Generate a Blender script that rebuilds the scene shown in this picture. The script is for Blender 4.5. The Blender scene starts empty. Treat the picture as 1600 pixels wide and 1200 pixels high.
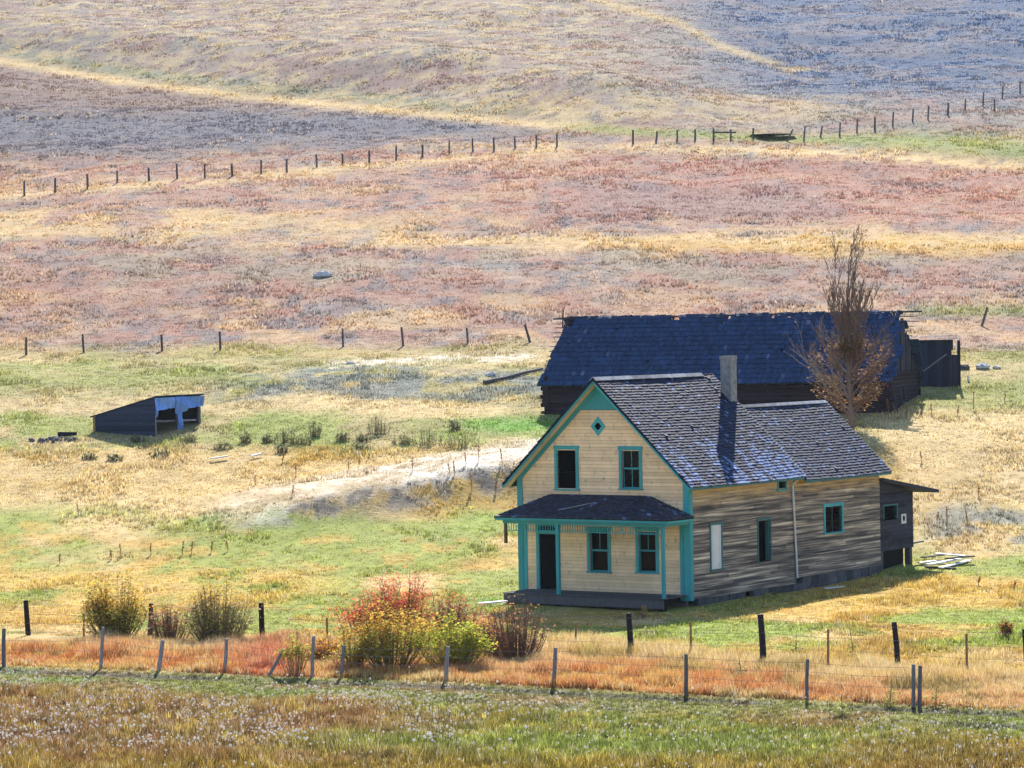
import bpy, math, random
import numpy as np
from mathutils import Vector
random.seed(7)
RNG = np.random.default_rng(11)
sc = bpy.context.scene
COL = sc.collection

# ------------------------------------------------------------------ camera
F, U0, V0, VH, ROLL, HC = 4800.0, 800.0, 600.0, 520.0, 0.018, 10.1
pt = math.atan((V0 - VH) / F)
FW = np.array([0, math.cos(pt), -math.sin(pt)])
_r0 = np.array([1.0, 0, 0]); _u0 = np.array([0, math.sin(pt), math.cos(pt)])
RT = math.cos(ROLL) * _r0 - math.sin(ROLL) * _u0
UP = math.cos(ROLL) * _u0 + math.sin(ROLL) * _r0
CAMP = np.array([0, 0, HC])
cam = bpy.data.cameras.new('camera'); camo = bpy.data.objects.new('camera', cam); COL.objects.link(camo)
cam.sensor_width = 36; cam.lens = 36 * F / 1600; cam.clip_start = 1; cam.clip_end = 4000
from mathutils import Matrix
camo.matrix_world = Matrix(((RT[0], UP[0], -FW[0], 0), (RT[1], UP[1], -FW[1], 0), (RT[2], UP[2], -FW[2], HC), (0, 0, 0, 1)))
sc.camera = camo

# ------------------------------------------------------------------ light
SUN_EL, SUN_AZ = math.radians(37), math.radians(6)      # azimuth from +Y (behind the house) towards +X
w = bpy.data.worlds.new('World'); sc.world = w; w.use_nodes = True
nt = w.node_tree; nt.nodes.clear()
sky = nt.nodes.new('ShaderNodeTexSky'); sky.sky_type = 'NISHITA'; sky.sun_disc = False
sky.sun_elevation = SUN_EL; sky.sun_rotation = SUN_AZ; sky.altitude = 900; sky.ozone_density = 2.2; sky.dust_density = .4
bg = nt.nodes.new('ShaderNodeBackground'); bg.inputs[1].default_value = 0.115
wo = nt.nodes.new('ShaderNodeOutputWorld')
nt.links.new(sky.outputs[0], bg.inputs[0]); nt.links.new(bg.outputs[0], wo.inputs[0])
sl = bpy.data.lights.new('sun', 'SUN'); sl.energy = 5.0; sl.angle = math.radians(0.53); sl.color = (1.0, 0.94, 0.84)
so = bpy.data.objects.new('sun', sl); COL.objects.link(so)
sd = Vector((math.sin(SUN_AZ) * math.cos(SUN_EL), math.cos(SUN_AZ) * math.cos(SUN_EL), math.sin(SUN_EL)))
so.rotation_euler = sd.to_track_quat('Z', 'Y').to_euler(); so.location = (0, 200, 150)
sc.view_settings.view_transform = 'Standard'; sc.view_settings.look = 'None'
sc.view_settings.gamma = 1; sc.view_settings.exposure = 1.05

# ------------------------------------------------------------------ maths helpers
def project(X, Y, Z):
    dx, dy, dz = X - CAMP[0], Y - CAMP[1], Z - CAMP[2]
    xc = dx * RT[0] + dy * RT[1] + dz * RT[2]
    yc = dx * UP[0] + dy * UP[1] + dz * UP[2]
    zc = np.maximum(dx * FW[0] + dy * FW[1] + dz * FW[2], 1.0)
    return U0 + F * xc / zc, V0 - F * yc / zc
def ray(u, v):
    return FW + RT * (u - U0) / F - UP * (v - V0) / F
def at_depth(u, v, Y):
    d = ray(u, v); return CAMP + d * (Y / d[1])

def _hash(ix, iy, s):
    h = (ix.astype(np.int64) * 374761393 + iy.astype(np.int64) * 668265263 + s * 974634541) & 0x7fffffff
    h = ((h ^ (h >> 13)) * 1274126177) & 0x7fffffff
    h = (h ^ (h >> 16)) & 0xffff
    return h / 65535.0
def vnoise(x, y, s=0):
    x = np.asarray(x, float); y = np.asarray(y, float)
    ix = np.floor(x); iy = np.floor(y); fx = x - ix; fy = y - iy
    fx = fx * fx * (3 - 2 * fx); fy = fy * fy * (3 - 2 * fy)
    a = _hash(ix, iy, s); b = _hash(ix + 1, iy, s); c = _hash(ix, iy + 1, s); d = _hash(ix + 1, iy + 1, s)
    return (a * (1 - fx) + b * fx) * (1 - fy) + (c * (1 - fx) + d * fx) * fy
def fbm(x, y, s=0, o=3):
    t = 0; a = 0.5; n = 0
    for k in range(o):
        t = t + a * vnoise(x * 2 ** k, y * 2 ** k, s + 17 * k); n += a; a *= 0.5
    return t / n
def sstep(a, b, x):
    t = np.clip((x - a) / (b - a), 0, 1); return t * t * (3 - 2 * t)

# ------------------------------------------------------------------ terrain height
PZ = np.array([-400, -120, -20, 0, 25, 60, 90, 112, 121, 131, 145, 162, 182, 205, 245, 300, 360, 520, 700, 950, 1500.])
PH = np.array([60, 22, 9.2, 8.2, 3.2, -.65, -.5, -.55, -.42, .05, 1.5, 4.2, 7.0, 9.3, 16.2, 25.7, 36, 66, 100, 140, 190.])
_m = np.zeros_like(PZ); _d = np.diff(PH) / np.diff(PZ)
_m[0] = _d[0]; _m[-1] = _d[-1]
for i in range(1, len(PZ) - 1):
    _m[i] = 0 if _d[i - 1] * _d[i] <= 0 else 2 * _d[i - 1] * _d[i] / (_d[i - 1] + _d[i])
def profile(y):
    y = np.clip(y, PZ[0], PZ[-1]); i = np.clip(np.searchsorted(PZ, y) - 1, 0, len(PZ) - 2)
    h = PZ[i + 1] - PZ[i]; t = (y - PZ[i]) / h
    return ((1 + 2 * t) * (1 - t) ** 2 * PH[i] + t * (1 - t) ** 2 * h * _m[i] + t * t * (3 - 2 * t) * PH[i + 1] + t * t * (t - 1) * h * _m[i + 1])
MA, MB_ = np.array([-14.0, 141.5]), np.array([5.5, 156.5])
def mound(X, Y):
    d = MB_ - MA; L = np.hypot(*d); d = d / L; n = np.array([d[1], -d[0]])   # n points to the camera side
    s = ((X - MA[0]) * d[0] + (Y - MA[1]) * d[1]) / L
    q = (X - MA[0]) * n[0] + (Y - MA[1]) * n[1] + 1.2 * (fbm(X / 3, Y / 3, 5) - .5)
    wv = np.where(q > 0, 2.2, 6.0)
    return np.exp(-(q / wv) ** 2) * sstep(-.12, .35, s) * (1 - sstep(.95, 1.35, s)), q
def H(X, Y):
    X = np.asarray(X, float); Y = np.asarray(Y, float)
    a = X / np.maximum(Y, 30)
    h = profile(Y)
    h = h + .95 * sstep(.03, .13, a) * sstep(136, 158, Y) * (1 - sstep(178, 215, Y))
    h = h - .25 * sstep(.05, .09, a) * sstep(118, 128, Y) * (1 - sstep(133, 145, Y))
    m, q = mound(X, Y); h = h + 1.15 * m
    # a fold of the far hill that crests along a diagonal
    yc = 385 - 95 * (a / .165)
    h = h + 3.2 * np.exp(-((Y - yc) / 26) ** 2) * (1 - sstep(.02, .09, a))
    amp = sstep(100, 330, Y)
    h = h + (fbm(X / 9, Y / 9, 1) - .5) * (.12 + .5 * amp) + (fbm(X / 45, Y / 45, 2) - .5) * 5.0 * sstep(200, 420, Y)
    h = h + (fbm(X / 2.2, Y / 2.2, 3, 2) - .5) * (.10 + .12 * amp)
    # rut and little bank just in front of the front fence
    u, v = project(X, Y, h)
    vf = np.interp(u, [0, 430, 700, 1070, 1437, 1600], [1040, 1057, 1066, 1086, 1103, 1110])
    near = (Y > 50) & (Y < 105)
    h = h - np.where(near, .10 * np.exp(-((v - vf - 8) / 4.0) ** 2), 0) - np.where(near, .08 * np.exp(-((v - vf - 26 - 10 * fbm(u / 90, v * 0, 9)) / 4) ** 2) * sstep(500, 900, u), 0)
    return h
def ground_at(u, v):
    d = ray(u, v); Y = np.concatenate([np.arange(58, 230, .08), np.arange(230, 900, .4)])
    t = Y / d[1]; X = d[0] * t; Z = HC + d[2] * t
    below = Z < H(X, Y)
    i = int(np.argmax(below)) if below.any() else len(Y) - 1
    return np.array([X[i], Y[i], float(H(X[i:i + 1], Y[i:i + 1])[0])])
def on_ground(x, y): return float(H(np.array([x]), np.array([y]))[0])

# ------------------------------------------------------------------ ground colours (vegetation, plus some shade and highlight painted on the far hill)
def C(*a): return np.array(a, float)
GOLD, STRAW, RUST, GREEN = C(.47, .30, .085), C(.56, .42, .22), C(.32, .092, .032), C(.20, .245, .055)
MAUVE, SAGE, WHITE, BROWN = C(.33, .19, .14), C(.155, .185, .19), C(.74, .67, .58), C(.24, .14, .07)
OLIVE, DARK, PINK, LIME, BLUEG = C(.25, .24, .075), C(.075, .065, .055), C(.43, .235, .17), C(.15, .33, .05), C(.135, .16, .20)
def field_colour(X, Y, Z):
    u, v = project(X, Y, Z)
    n1 = fbm(X / 4, Y / 6, 21); n2 = fbm(X / 1.6, Y / 2.4, 22); n3 = fbm(X / 12, Y / 16, 23, 3); n4 = fbm(X / .7, Y / .9, 24, 2)
    n5 = fbm(X / 5, Y / 7, 25); n6 = fbm(X / 25, Y / 40, 26)
    vv = v + (n1 - .5) * 34; uu = u + (n5 - .5) * 120
    N = X.shape[0]; c = np.tile(OLIVE, (N, 1))
    def mix(col, m):
        nonlocal c
        m = np.clip(m, 0, 1)[:, None]; c = c * (1 - m) + col * m
    def band(a, b, s=10): return sstep(a - s, a + s, vv) * (1 - sstep(b - s, b + s, vv))
    def hor(a, b, s=60): return sstep(a - s, a + s, uu) * (1 - sstep(b - s, b + s, uu))
    def thr(n, t, s=.08): return sstep(t - s, t + s, n)
    far = 1 - sstep(540, 600, v)
    # --- far hill
    h = band(-900, 545, 14)
    mix(C(.40, .29, .22), h)
    mix(C(.33, .19, .155), h * thr(n1, .47, .12) * .75)
    mix(C(.155, .175, .20), h * thr(n2, .56, .10) * .6)
    mix(C(.56, .40, .22), h * thr(n5, .56, .08) * .6)
    mix(C(.37, .20, .155), band(245, 345, 12) * (.35 + .5 * sstep(600, 1000, u)) * (1 - .5 * thr(n2, .6)))
    mix(C(.20, .16, .18), band(295, 345, 14) * hor(900, 1300, 90) * .5)
    mix(MAUVE, band(395, 530, 20) * .35 * thr(n3, .45, .15))
    mix(STRAW, band(368, 388, 7) * sstep(200, 1000, u) * .85)
    mix(GOLD * 1.15, band(380, 398, 8) * sstep(850, 1100, u) * .6)
    mix(STRAW * 1.05, band(330, 378, 8) * (1 - sstep(300, 900, u)) * thr(n1, .46) * .7)
    mix(C(.19, .205, .20), band(395, 450, 12) * thr(n5, .54, .1) * .5)
    # slope under the crest: its shade painted as purple grey
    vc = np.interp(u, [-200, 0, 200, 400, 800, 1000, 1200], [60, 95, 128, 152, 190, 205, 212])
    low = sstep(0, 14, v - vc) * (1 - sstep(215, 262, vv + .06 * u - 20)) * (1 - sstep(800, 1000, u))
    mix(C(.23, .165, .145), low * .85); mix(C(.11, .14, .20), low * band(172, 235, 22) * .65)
    mix(STRAW * 1.2, np.exp(-((v - vc) / (4 + 5 * n2)) ** 2) * (1 - sstep(900, 1050, u)) * .9)  # pale line paints the sunlit highlight along the crest
    mix(GREEN * 1.2, np.exp(-((v - vc + 16) / 9) ** 2) * (1 - sstep(700, 1000, u)) * .6)
    up = (1 - sstep(-16, 0, v - vc))
    mix(C(.18, .205, .225), up * (.2 + .4 * thr(n5, .5, .12)))
    mix(STRAW * 1.05, up * thr(n2, .56, .07) * .65 * (1 - sstep(850, 1100, u)))
    mix(C(.065, .115, .215), sstep(-40, 190, u - 1010 - .5 * v) * (1 - sstep(140, 185, vv)) * (.6 + .4 * thr(n5, .45, .12)) * (1 - .4 * sstep(100, 170, v)))  # dark blue paints the shade of the slope turned from the sun
    tr = np.interp(u, [900, 940, 1060, 1120, 1240], [-14, 4, 35, 70, 110])
    mix(STRAW * 1.0, np.exp(-((v - tr) / (5 + 4 * n2)) ** 2) * hor(880, 1240, 20) * .75)
    mix(STRAW * 1.05, band(150, 192, 12) * hor(780, 1330, 80) * .55 * thr(n2, .42, .1))
    vg = np.interp(u, [860, 1000, 1250, 1450, 1600], [196, 206, 218, 222, 235])
    mix(GREEN * 1.3, np.exp(-((v - vg) / (7 + 14 * sstep(1200, 1600, u))) ** 2) * sstep(840, 960, u) * .75)
    vs = np.interp(u, [900, 1000, 1280, 1600], [232, 231, 238, 262])
    mix(STRAW * 1.15, np.exp(-((v - vs) / (6 + 5 * n2)) ** 2) * sstep(880, 1010, u) * .8 * thr(n4, .35, .1))
    vfl = np.interp(u, [-100, 0, 400, 870], [318, 310, 280, 236])
    mix(STRAW * 1.1, np.exp(-((v - vfl + 4) / 9) ** 2) * (1 - sstep(880, 960, u)) * .7 * thr(n2, .4))
    # --- behind the buildings
    m2 = band(545, 700, 12)
    mix(C(.33, .28, .13), m2 * .9); mix(STRAW * .95, m2 * thr(n5, .52, .1) * .7)
    mix(GREEN * 1.05, band(545, 590, 12) * .35 * thr(n1, .5))
    vp = np.interp(u, [400, 540, 700, 860], [585, 570, 560, 556])
    mix(WHITE, np.exp(-((v - vp) / 7) ** 2) * hor(470, 860, 40) * .7 * thr(n4, .40, .12))
    mix(SAGE * .95, band(578, 622, 10) * hor(350, 880, 70) * thr(n2, .40, .1) * .8)
    mix(GREEN, band(575, 605, 8) * (1 - sstep(350, 500, u)) * .5)
    mix(STRAW * 1.1, band(625, 648, 6) * hor(500, 790, 40) * .8)
    mix(GREEN * 1.2, band(650, 700, 8) * (1 - sstep(860, 900, u)) * .75 * thr(n1, .36, .1))
    mix(LIME, np.exp(-((v - 664) / 13) ** 2 - ((u - 810) / 95) ** 2) * .95)
    mix(STRAW * 1.15, band(640, 760, 14) * sstep(1330, 1420, u) * .8)
    mix(GREEN * 1.1, band(590, 640, 8) * sstep(1400, 1440, u) * .55)
    mix(GREEN * 1.2, np.exp(-((v - 486 - .0 * u) / 9) ** 2) * sstep(1380, 1480, u) * .6)
    # --- field left of / around the house
    m3 = sstep(690, 715, vv)
    mix(GOLD * 1.02, m3 * .85); mix(STRAW * 1.1, m3 * thr(n5, .52, .1) * .65)
    mix(STRAW * 1.1, band(770, 815, 10) * (1 - sstep(260, 420, u)) * .7)
    g3 = band(800, 1010, 16)
    mix(GREEN * 1.2, g3 * thr(n1, .42, .12) * .85); mix(GOLD * 1.05, g3 * thr(n2, .62, .06) * .6)
    mix(GREEN * 1.25, band(805, 835, 8) * hor(250, 800, 60) * .8)
    mix(STRAW, band(690, 870, 14) * sstep(1380, 1440, u) * .7)
    mix(SAGE * 1.1, band(790, 850, 14) * sstep(1420, 1480, u) * thr(n2, .5) * .7)
    mix(GOLD * 1.15, band(900, 960, 10) * sstep(1050, 1200, u) * thr(n5, .42, .1) * .8)
    mix(GREEN * 1.25, band(872, 905, 8) * sstep(1250, 1400, u) * .6)
    mix(GREEN * 1.3, band(965, 1015, 10) * sstep(980, 1100, u) * thr(n1, .40, .1) * .8)
    mix(GOLD * 1.2, band(890, 960, 10) * (1 - sstep(430, 600, u)) * thr(n5, .48, .1) * .7)
    mix(LIME * .9, np.exp(-((v - 941) / 6) ** 2 - ((u - 765) / 30) ** 2) * .95)
    # mound
    mm, q = mound(X, Y)
    mix(WHITE, sstep(.15, .5, mm) * (q < .9) * (.5 + .45 * sstep(450, 720, u)) * (.7 + .3 * thr(n4, .45, .1)))
    mix(C(.40, .29, .15), sstep(.15, .5, mm) * thr(n2, .55, .06) * .6)
    mix(C(.30, .27, .23), sstep(.12, .4, mm) * (q > .2) * thr(n4, .48) * .7)
    mix(DARK * 1.6, sstep(.25, .5, mm) * (q > .4) * thr(n4 * .5 + n2 * .5, .56, .04) * .8)
    # --- rust band and foreground
    vf = np.interp(u, [0, 430, 700, 1070, 1437, 1600], [1040, 1057, 1066, 1086, 1103, 1110])
    vb = np.interp(u, [0, 400, 900, 1000, 1400, 1600], [992, 1006, 1008, 1020, 1045, 1052])
    inb = sstep(-9, 9, v - vb + (n2 - .5) * 26) * (1 - sstep(-6, 1, v - vf + (n2 - .5) * 10))
    tt = np.clip((v - vb) / np.maximum(vf - vb, 1), 0, 1)
    mix(STRAW * .85 + RUST * .18, inb * .95); mix(RUST * 1.0 + GOLD * .22, inb * sstep(.15, .6, tt + (n2 - .5) * .7) * (.62 + .36 * thr(n5, .46, .1)) * (1 - .35 * sstep(1100, 1500, u)))
    mix(GOLD * .9, inb * thr(n4, .58, .06) * .55); mix(OLIVE * .8, inb * thr(n2, .66, .05) * .6)
    mix(C(.36, .08, .06), inb * np.exp(-((u - 425) / 60) ** 2) * .6)
    fg = sstep(-2, 4, v - vf)
    mix(GREEN * .95, fg); mix(OLIVE * .85, fg * thr(n5, .45, .1) * .8); mix(BROWN * 1.2, fg * thr(n2, .56, .06) * .6)
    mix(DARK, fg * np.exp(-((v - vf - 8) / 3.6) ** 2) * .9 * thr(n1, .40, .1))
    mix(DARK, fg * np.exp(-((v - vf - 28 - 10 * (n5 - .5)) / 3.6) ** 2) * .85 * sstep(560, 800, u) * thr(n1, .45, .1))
    f2 = sstep(20, 52, v - vf + (n5 - .5) * 30)
    mix(BROWN * 1.25, f2 * (1 - .75 * sstep(420, 900, u + (n3 - .5) * 500)) * .95)
    mix(C(.27, .21, .065), f2 * thr(n2, .54, .1) * .5)
    mix(C(.30, .17, .07), f2 * thr(n5, .55, .08) * (.75 - .45 * sstep(450, 800, u)))
    mix(GREEN * 1.15, f2 * sstep(500, 900, u) * thr(n1, .47, .08) * .75)
    mix(C(.36, .27, .06), f2 * thr(n4, .60, .05) * .6)
    mix(GREEN * 1.1, f2 * np.exp(-((v - 1165) / 16) ** 2) * hor(480, 1250, 120) * .75)
    mix(C(.30, .21, .045), sstep(1182, 1206, vv) * .8)
    mix(C(.29, .18, .055), sstep(1140, 1180, vv) * sstep(1250, 1400, u) * .7)
    c = np.where((v < 560)[:, None], np.clip(c, 0, 1) ** 1.12, c) * (1 - .12 * (1 - sstep(180, 300, v)))[:, None] * (1 - .16 * fg)[:, None]
    var = .80 + .4 * n4
    return c * var[:, None], u, v

# ------------------------------------------------------------------ mesh helpers
class MB:
    def __init__(s): s.v = []; s.f = []; s.c = []
    def hexa(s, p, col=None):
        b = len(s.v); s.v += [tuple(map(float, q)) for q in p]
        s.f += [(b, b + 3, b + 2, b + 1), (b + 4, b + 5, b + 6, b + 7), (b, b + 1, b + 5, b + 4), (b + 1, b + 2, b + 6, b + 5), (b + 2, b + 3, b + 7, b + 6), (b + 3, b, b + 4, b + 7)]
        s.c += [col or (1, 1, 1)] * 8; return s
    def box(s, x0, x1, y0, y1, z0, z1, col=None):
        return s.hexa([(x0, y0, z0), (x1, y0, z0), (x1, y1, z0), (x0, y1, z0), (x0, y0, z1), (x1, y0, z1), (x1, y1, z1), (x0, y1, z1)], col)
    def bar(s, p0, p1, wd, ht, col=None, upv=(0, 0, 1)):
        p0 = Vector(p0); p1 = Vector(p1); d = (p1 - p0).normalized(); a = d.cross(Vector(upv))
        if a.length < 1e-4: a = d.cross(Vector((0, 1, 0)))
        a.normalize(); n = a.cross(d).normalized(); a = a * wd / 2; n = n * ht / 2
        return s.hexa([p0 - a - n, p0 + a - n, p1 + a - n, p1 - a - n, p0 - a + n, p0 + a + n, p1 + a + n, p1 - a + n], col)
    def tube(s, pts, rad, n=6, col=None, cap=True):
        pts = [Vector(p) for p in pts]; b0 = len(s.v)
        for i, p in enumerate(pts):
            d = (pts[min(i + 1, len(pts) - 1)] - pts[max(i - 1, 0)]).normalized()
            a = d.cross(Vector((.31, .91, .27))).normalized(); e = d.cross(a)
            for k in range(n):
                t = 2 * math.pi * k / n; s.v.append(tuple(p + (a * math.cos(t) + e * math.sin(t)) * rad[i])); s.c.append(col or (1, 1, 1))
        for i in range(len(pts) - 1):
            for k in range(n):
                k2 = (k + 1) % n; q = b0 + i * n
                s.f.append((q + k, q + k2, q + n + k2, q + n + k))
        if cap:
            s.f.append(tuple(b0 + k for k in range(n))[::-1]); q = b0 + (len(pts) - 1) * n; s.f.append(tuple(q + k for k in range(n)))
        return s
    def poly(s, pts, col=None):
        b = len(s.v); s.v += [tuple(map(float, p)) for p in pts]; s.c += [col or (1, 1, 1)] * len(pts); s.f.append(tuple(range(b, b + len(pts)))); return s
    def prism(s, a, b, col=None):            # two equal outlines joined
        n = len(a); o = len(s.v); s.v += [tuple(map(float, p)) for p in list(a) + list(b)]; s.c += [col or (1, 1, 1)] * (2 * n)
        s.f.append(tuple(range(o, o + n))[::-1]); s.f.append(tuple(range(o + n, o + 2 * n)))
        for k in range(n): k2 = (k + 1) % n; s.f.append((o + k, o + k2, o + n + k2, o + n + k))
        return s
    def build(s, name, mat, parent=None, kind=None, smooth=False):
        me = bpy.data.meshes.new(name); me.from_pydata(s.v, [], s.f)
        at = me.color_attributes.new('col', 'FLOAT_COLOR', 'POINT')
        at.data.foreach_set('color', np.hstack([np.array(s.c, float).reshape(-1, 3), np.ones((len(s.v), 1))]).astype(np.float32).ravel())
        if smooth: me.polygons.foreach_set('use_smooth', [True] * len(me.polygons))
        me.materials.append(mat); me.update()
        o = bpy.data.objects.new(name, me); COL.objects.link(o)
        if parent: o.parent = parent
        if kind: o['kind'] = kind
        return o
def numpy_mesh(name, verts, faces, cols, mat, parent=None, kind=None, label=None, cat=None):
    k = faces.shape[1]; me = bpy.data.meshes.new(name)
    me.vertices.add(len(verts)); me.vertices.foreach_set('co', verts.astype(np.float32).ravel())
    me.loops.add(faces.size); me.loops.foreach_set('vertex_index', faces.astype(np.int32).ravel())
    me.polygons.add(len(faces)); me.polygons.foreach_set('loop_start', np.arange(0, faces.size, k, dtype=np.int32))
    me.update(calc_edges=True)
    at = me.color_attributes.new('col', 'FLOAT_COLOR', 'POINT')
    at.data.foreach_set('color', np.hstack([cols, np.ones((len(cols), 1))]).astype(np.float32).ravel())
    me.materials.append(mat); o = bpy.data.objects.new(name, me); COL.objects.link(o)
    if parent: o.parent = parent
    if kind: o['kind'] = kind
    if label: o['label'] = label; o['category'] = cat
    return o
def thing(name, label, cat, loc=(0, 0, 0), rz=0, group=None):
    o = bpy.data.objects.new(name, None); COL.objects.link(o); o.location = loc; o.rotation_euler = (0, 0, rz); o.empty_display_size = .3
    return tag(o, label, cat, group)
def tag(o, label, cat, group=None):
    o['label'] = label; o['category'] = cat
    if group: o['group'] = group
    return o

# ------------------------------------------------------------------ materials
def nodes(name):
    m = bpy.data.materials.new(name); m.use_nodes = True; t = m.node_tree; t.nodes.clear()
    o = t.nodes.new('ShaderNodeOutputMaterial'); return m, t, o
def attr(t, n='col'):
    a = t.nodes.new('ShaderNodeAttribute'); a.attribute_name = n; return a.outputs['Color']
def mixc(t, fac, a, b, mode='MIX'):
    m = t.nodes.new('ShaderNodeMix'); m.data_type = 'RGBA'; m.blend_type = mode
    for sck, val in ((m.inputs[0], fac), (m.inputs[6], a), (m.inputs[7], b)):
        if hasattr(val, 'is_linked'): t.links.new(val, sck)
        elif isinstance(val, (int, float)): sck.default_value = val
        else: sck.default_value = (*val, 1)
    return m.outputs[2]
def noise(t, scale, detail=4, vec=None, stretch=None, rough=.6):
    tc = t.nodes.new('ShaderNodeTexCoord'); mp = t.nodes.new('ShaderNodeMapping'); n = t.nodes.new('ShaderNodeTexNoise')
    t.links.new(tc.outputs[vec or 'Object'], mp.inputs[0])
    if stretch: mp.inputs['Scale'].default_value = stretch
    t.links.new(mp.outputs[0], n.inputs['Vector']); n.inputs['Scale'].default_value = scale; n.inputs['Detail'].default_value = detail; n.inputs['Roughness'].default_value = rough
    return n.outputs['Fac']
def ramp(t, fac, stops):
    r = t.nodes.new('ShaderNodeValToRGB'); t.links.new(fac, r.inputs[0]); e = r.color_ramp.elements
    while len(e) < len(stops): e.new(.5)
    for el, (p, c) in zip(e, stops): el.position = p; el.color = (*c, 1) if len(c) == 3 else c
    return r.outputs[0]
def rand(t): return t.nodes.new('ShaderNodeObjectInfo').outputs['Random']
def bsdf(t, o, col, rough=.85, spec=.3, bump=None, bstr=.3, bdist=.02, metal=0):
    b = t.nodes.new('ShaderNodeBsdfPrincipled')
    if hasattr(col, 'is_linked'): t.links.new(col, b.inputs['Base Color'])
    else: b.inputs['Base Color'].default_value = (*col, 1)
    b.inputs['Roughness'].default_value = rough; b.inputs['Specular IOR Level'].default_value = spec; b.inputs['Metallic'].default_value = metal
    if bump is not None:
        bn = t.nodes.new('ShaderNodeBump'); bn.inputs['Strength'].default_value = bstr; bn.inputs['Distance'].default_value = bdist
        t.links.new(bump, bn.inputs['Height']); t.links.new(bn.outputs[0], b.inputs['Normal'])
    t.links.new(b.outputs[0], o.inputs[0]); return b
G3 = lambda x: (x, x, x)
def leafmat(name, trans=.4):
    m, t, o = nodes(name); c = attr(t)
    d = t.nodes.new('ShaderNodeBsdfDiffuse'); r = t.nodes.new('ShaderNodeBsdfTranslucent'); x = t.nodes.new('ShaderNodeMixShader')
    t.links.new(c, d.inputs[0]); t.links.new(c, r.inputs[0]); x.inputs[0].default_value = trans
    t.links.new(d.outputs[0], x.inputs[1]); t.links.new(r.outputs[0], x.inputs[2]); t.links.new(x.outputs[0], o.inputs[0]); return m
def groundmat():
    m, t, o = nodes('ground_soil_and_turf'); c = attr(t)
    n = noise(t, 1.6, 8, stretch=(1, .8, 1)); k = ramp(t, n, [(.3, G3(.78)), (.7, G3(1.12))])
    bsdf(t, o, mixc(t, 1.0, c, k, 'MULTIPLY'), .95, .1, noise(t, 5, 5), .5, .15); return m
def paintmat(name, col, bare=(.22, .19, .16), wear=.35, rough=.6):
    m, t, o = nodes(name); n = noise(t, 6, 8, stretch=(1, 1, .6)); f = ramp(t, n, [(.60 - .1 * wear, G3(0)), (.80 - .2 * wear, G3(1))])
    c = mixc(t, f, col, bare); v = ramp(t, rand(t), [(0, G3(.80)), (1, G3(1.06))])
    n2 = ramp(t, noise(t, 1.3, 3), [(.3, G3(.88)), (.7, G3(1.08))])
    bsdf(t, o, mixc(t, 1, mixc(t, 1, c, v, 'MULTIPLY'), n2, 'MULTIPLY'), rough, .3, noise(t, 30, 3), .15, .01); return m
def woodmat(name, a, b, stretch=(1, 1, 12), rough=.9, useattr=False):
    m, t, o = nodes(name); n = noise(t, 3, 8, stretch=stretch); c = ramp(t, n, [(.25, a), (.75, b)])
    v = ramp(t, rand(t), [(0, G3(.6)), (.5, G3(1)), (1, G3(1.35))]); c = mixc(t, 1, c, v, 'MULTIPLY')
    if useattr: c = mixc(t, 1, c, attr(t), 'MULTIPLY')
    bsdf(t, o, c, rough, .2, n, .4, .02); return m
def sidewood():
    m, t, o = nodes('weathered_side_clapboard')
    n = noise(t, 1.6, 9, stretch=(1, .22, 8)); c = ramp(t, n, [(.22, (.035, .034, .042)), (.42, (.12, .105, .10)), (.53, (.28, .235, .19)), (.66, (.64, .55, .44))])
    v = ramp(t, rand(t), [(0, (.60, .60, .63)), (.3, (.84, .83, .84)), (.75, (1.05, 1.02, 1)), (1, (1.45, 1.4, 1.3))]); c = mixc(t, 1, c, v, 'MULTIPLY')
    tc = t.nodes.new('ShaderNodeTexCoord'); sp = t.nodes.new('ShaderNodeSeparateXYZ'); t.links.new(tc.outputs['Object'], sp.inputs[0])
    hz = t.nodes.new('ShaderNodeMath'); hz.operation = 'MULTIPLY_ADD'; t.links.new(noise(t, 1.4, 6, stretch=(1, .6, 3)), hz.inputs[0]); hz.inputs[1].default_value = 1.7; t.links.new(sp.outputs['Z'], hz.inputs[2])
    mr = t.nodes.new('ShaderNodeMapRange'); t.links.new(hz.outputs[0], mr.inputs[0]); mr.inputs[1].default_value = 4.1; mr.inputs[2].default_value = 4.9
    c = mixc(t, mr.outputs[0], c, (.60, .40, .20))
    bsdf(t, o, c, .9, .2, n, .5, .02); return m
M = {}
M['ground'] = groundmat(); M['grass'] = leafmat('dry_grass_blades', .38); M['hillgrass'] = leafmat('far_hill_grass_blades', .52); M['leaf'] = leafmat('autumn_leaves', .55)
M['cream'] = paintmat('cream_yellow_clapboard_paint', (.94, .665, .41), (.46, .36, .27), .40)
M['teal'] = paintmat('turquoise_trim_paint', (.045, .34, .38), (.10, .25, .26), .2)
M['dteal'] = paintmat('faded_dark_turquoise_paint', (.03, .15, .17), (.10, .10, .10), .5)
M['side'] = sidewood()
M['inner'] = bsdf and woodmat('painted_interior_dark', (.004, .004, .007), (.010, .010, .012))  # near-black base colour stands in for darkness indoors and under floors
M['deck'] = woodmat('dark_porch_boards', (.05, .05, .06), (.12, .115, .12), (12, 1, 1))
def shinglemat(name, rough=.72, spec=.22):
    m, t, o = nodes(name); c = mixc(t, 1, attr(t), ramp(t, noise(t, 7, 6), [(.3, G3(.6)), (.7, G3(1.3))]), 'MULTIPLY')
    bsdf(t, o, c, rough, spec, noise(t, 20, 4), .4, .02); return m
M['shingle'] = shinglemat('weathered_cedar_shingles'); M['shake'] = shinglemat('dark_barn_shakes', .8, .25)
M['ridge'] = woodmat('bleached_ridge_board', (.13, .14, .18), (.36, .37, .42), (1, 1, 1))
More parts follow.
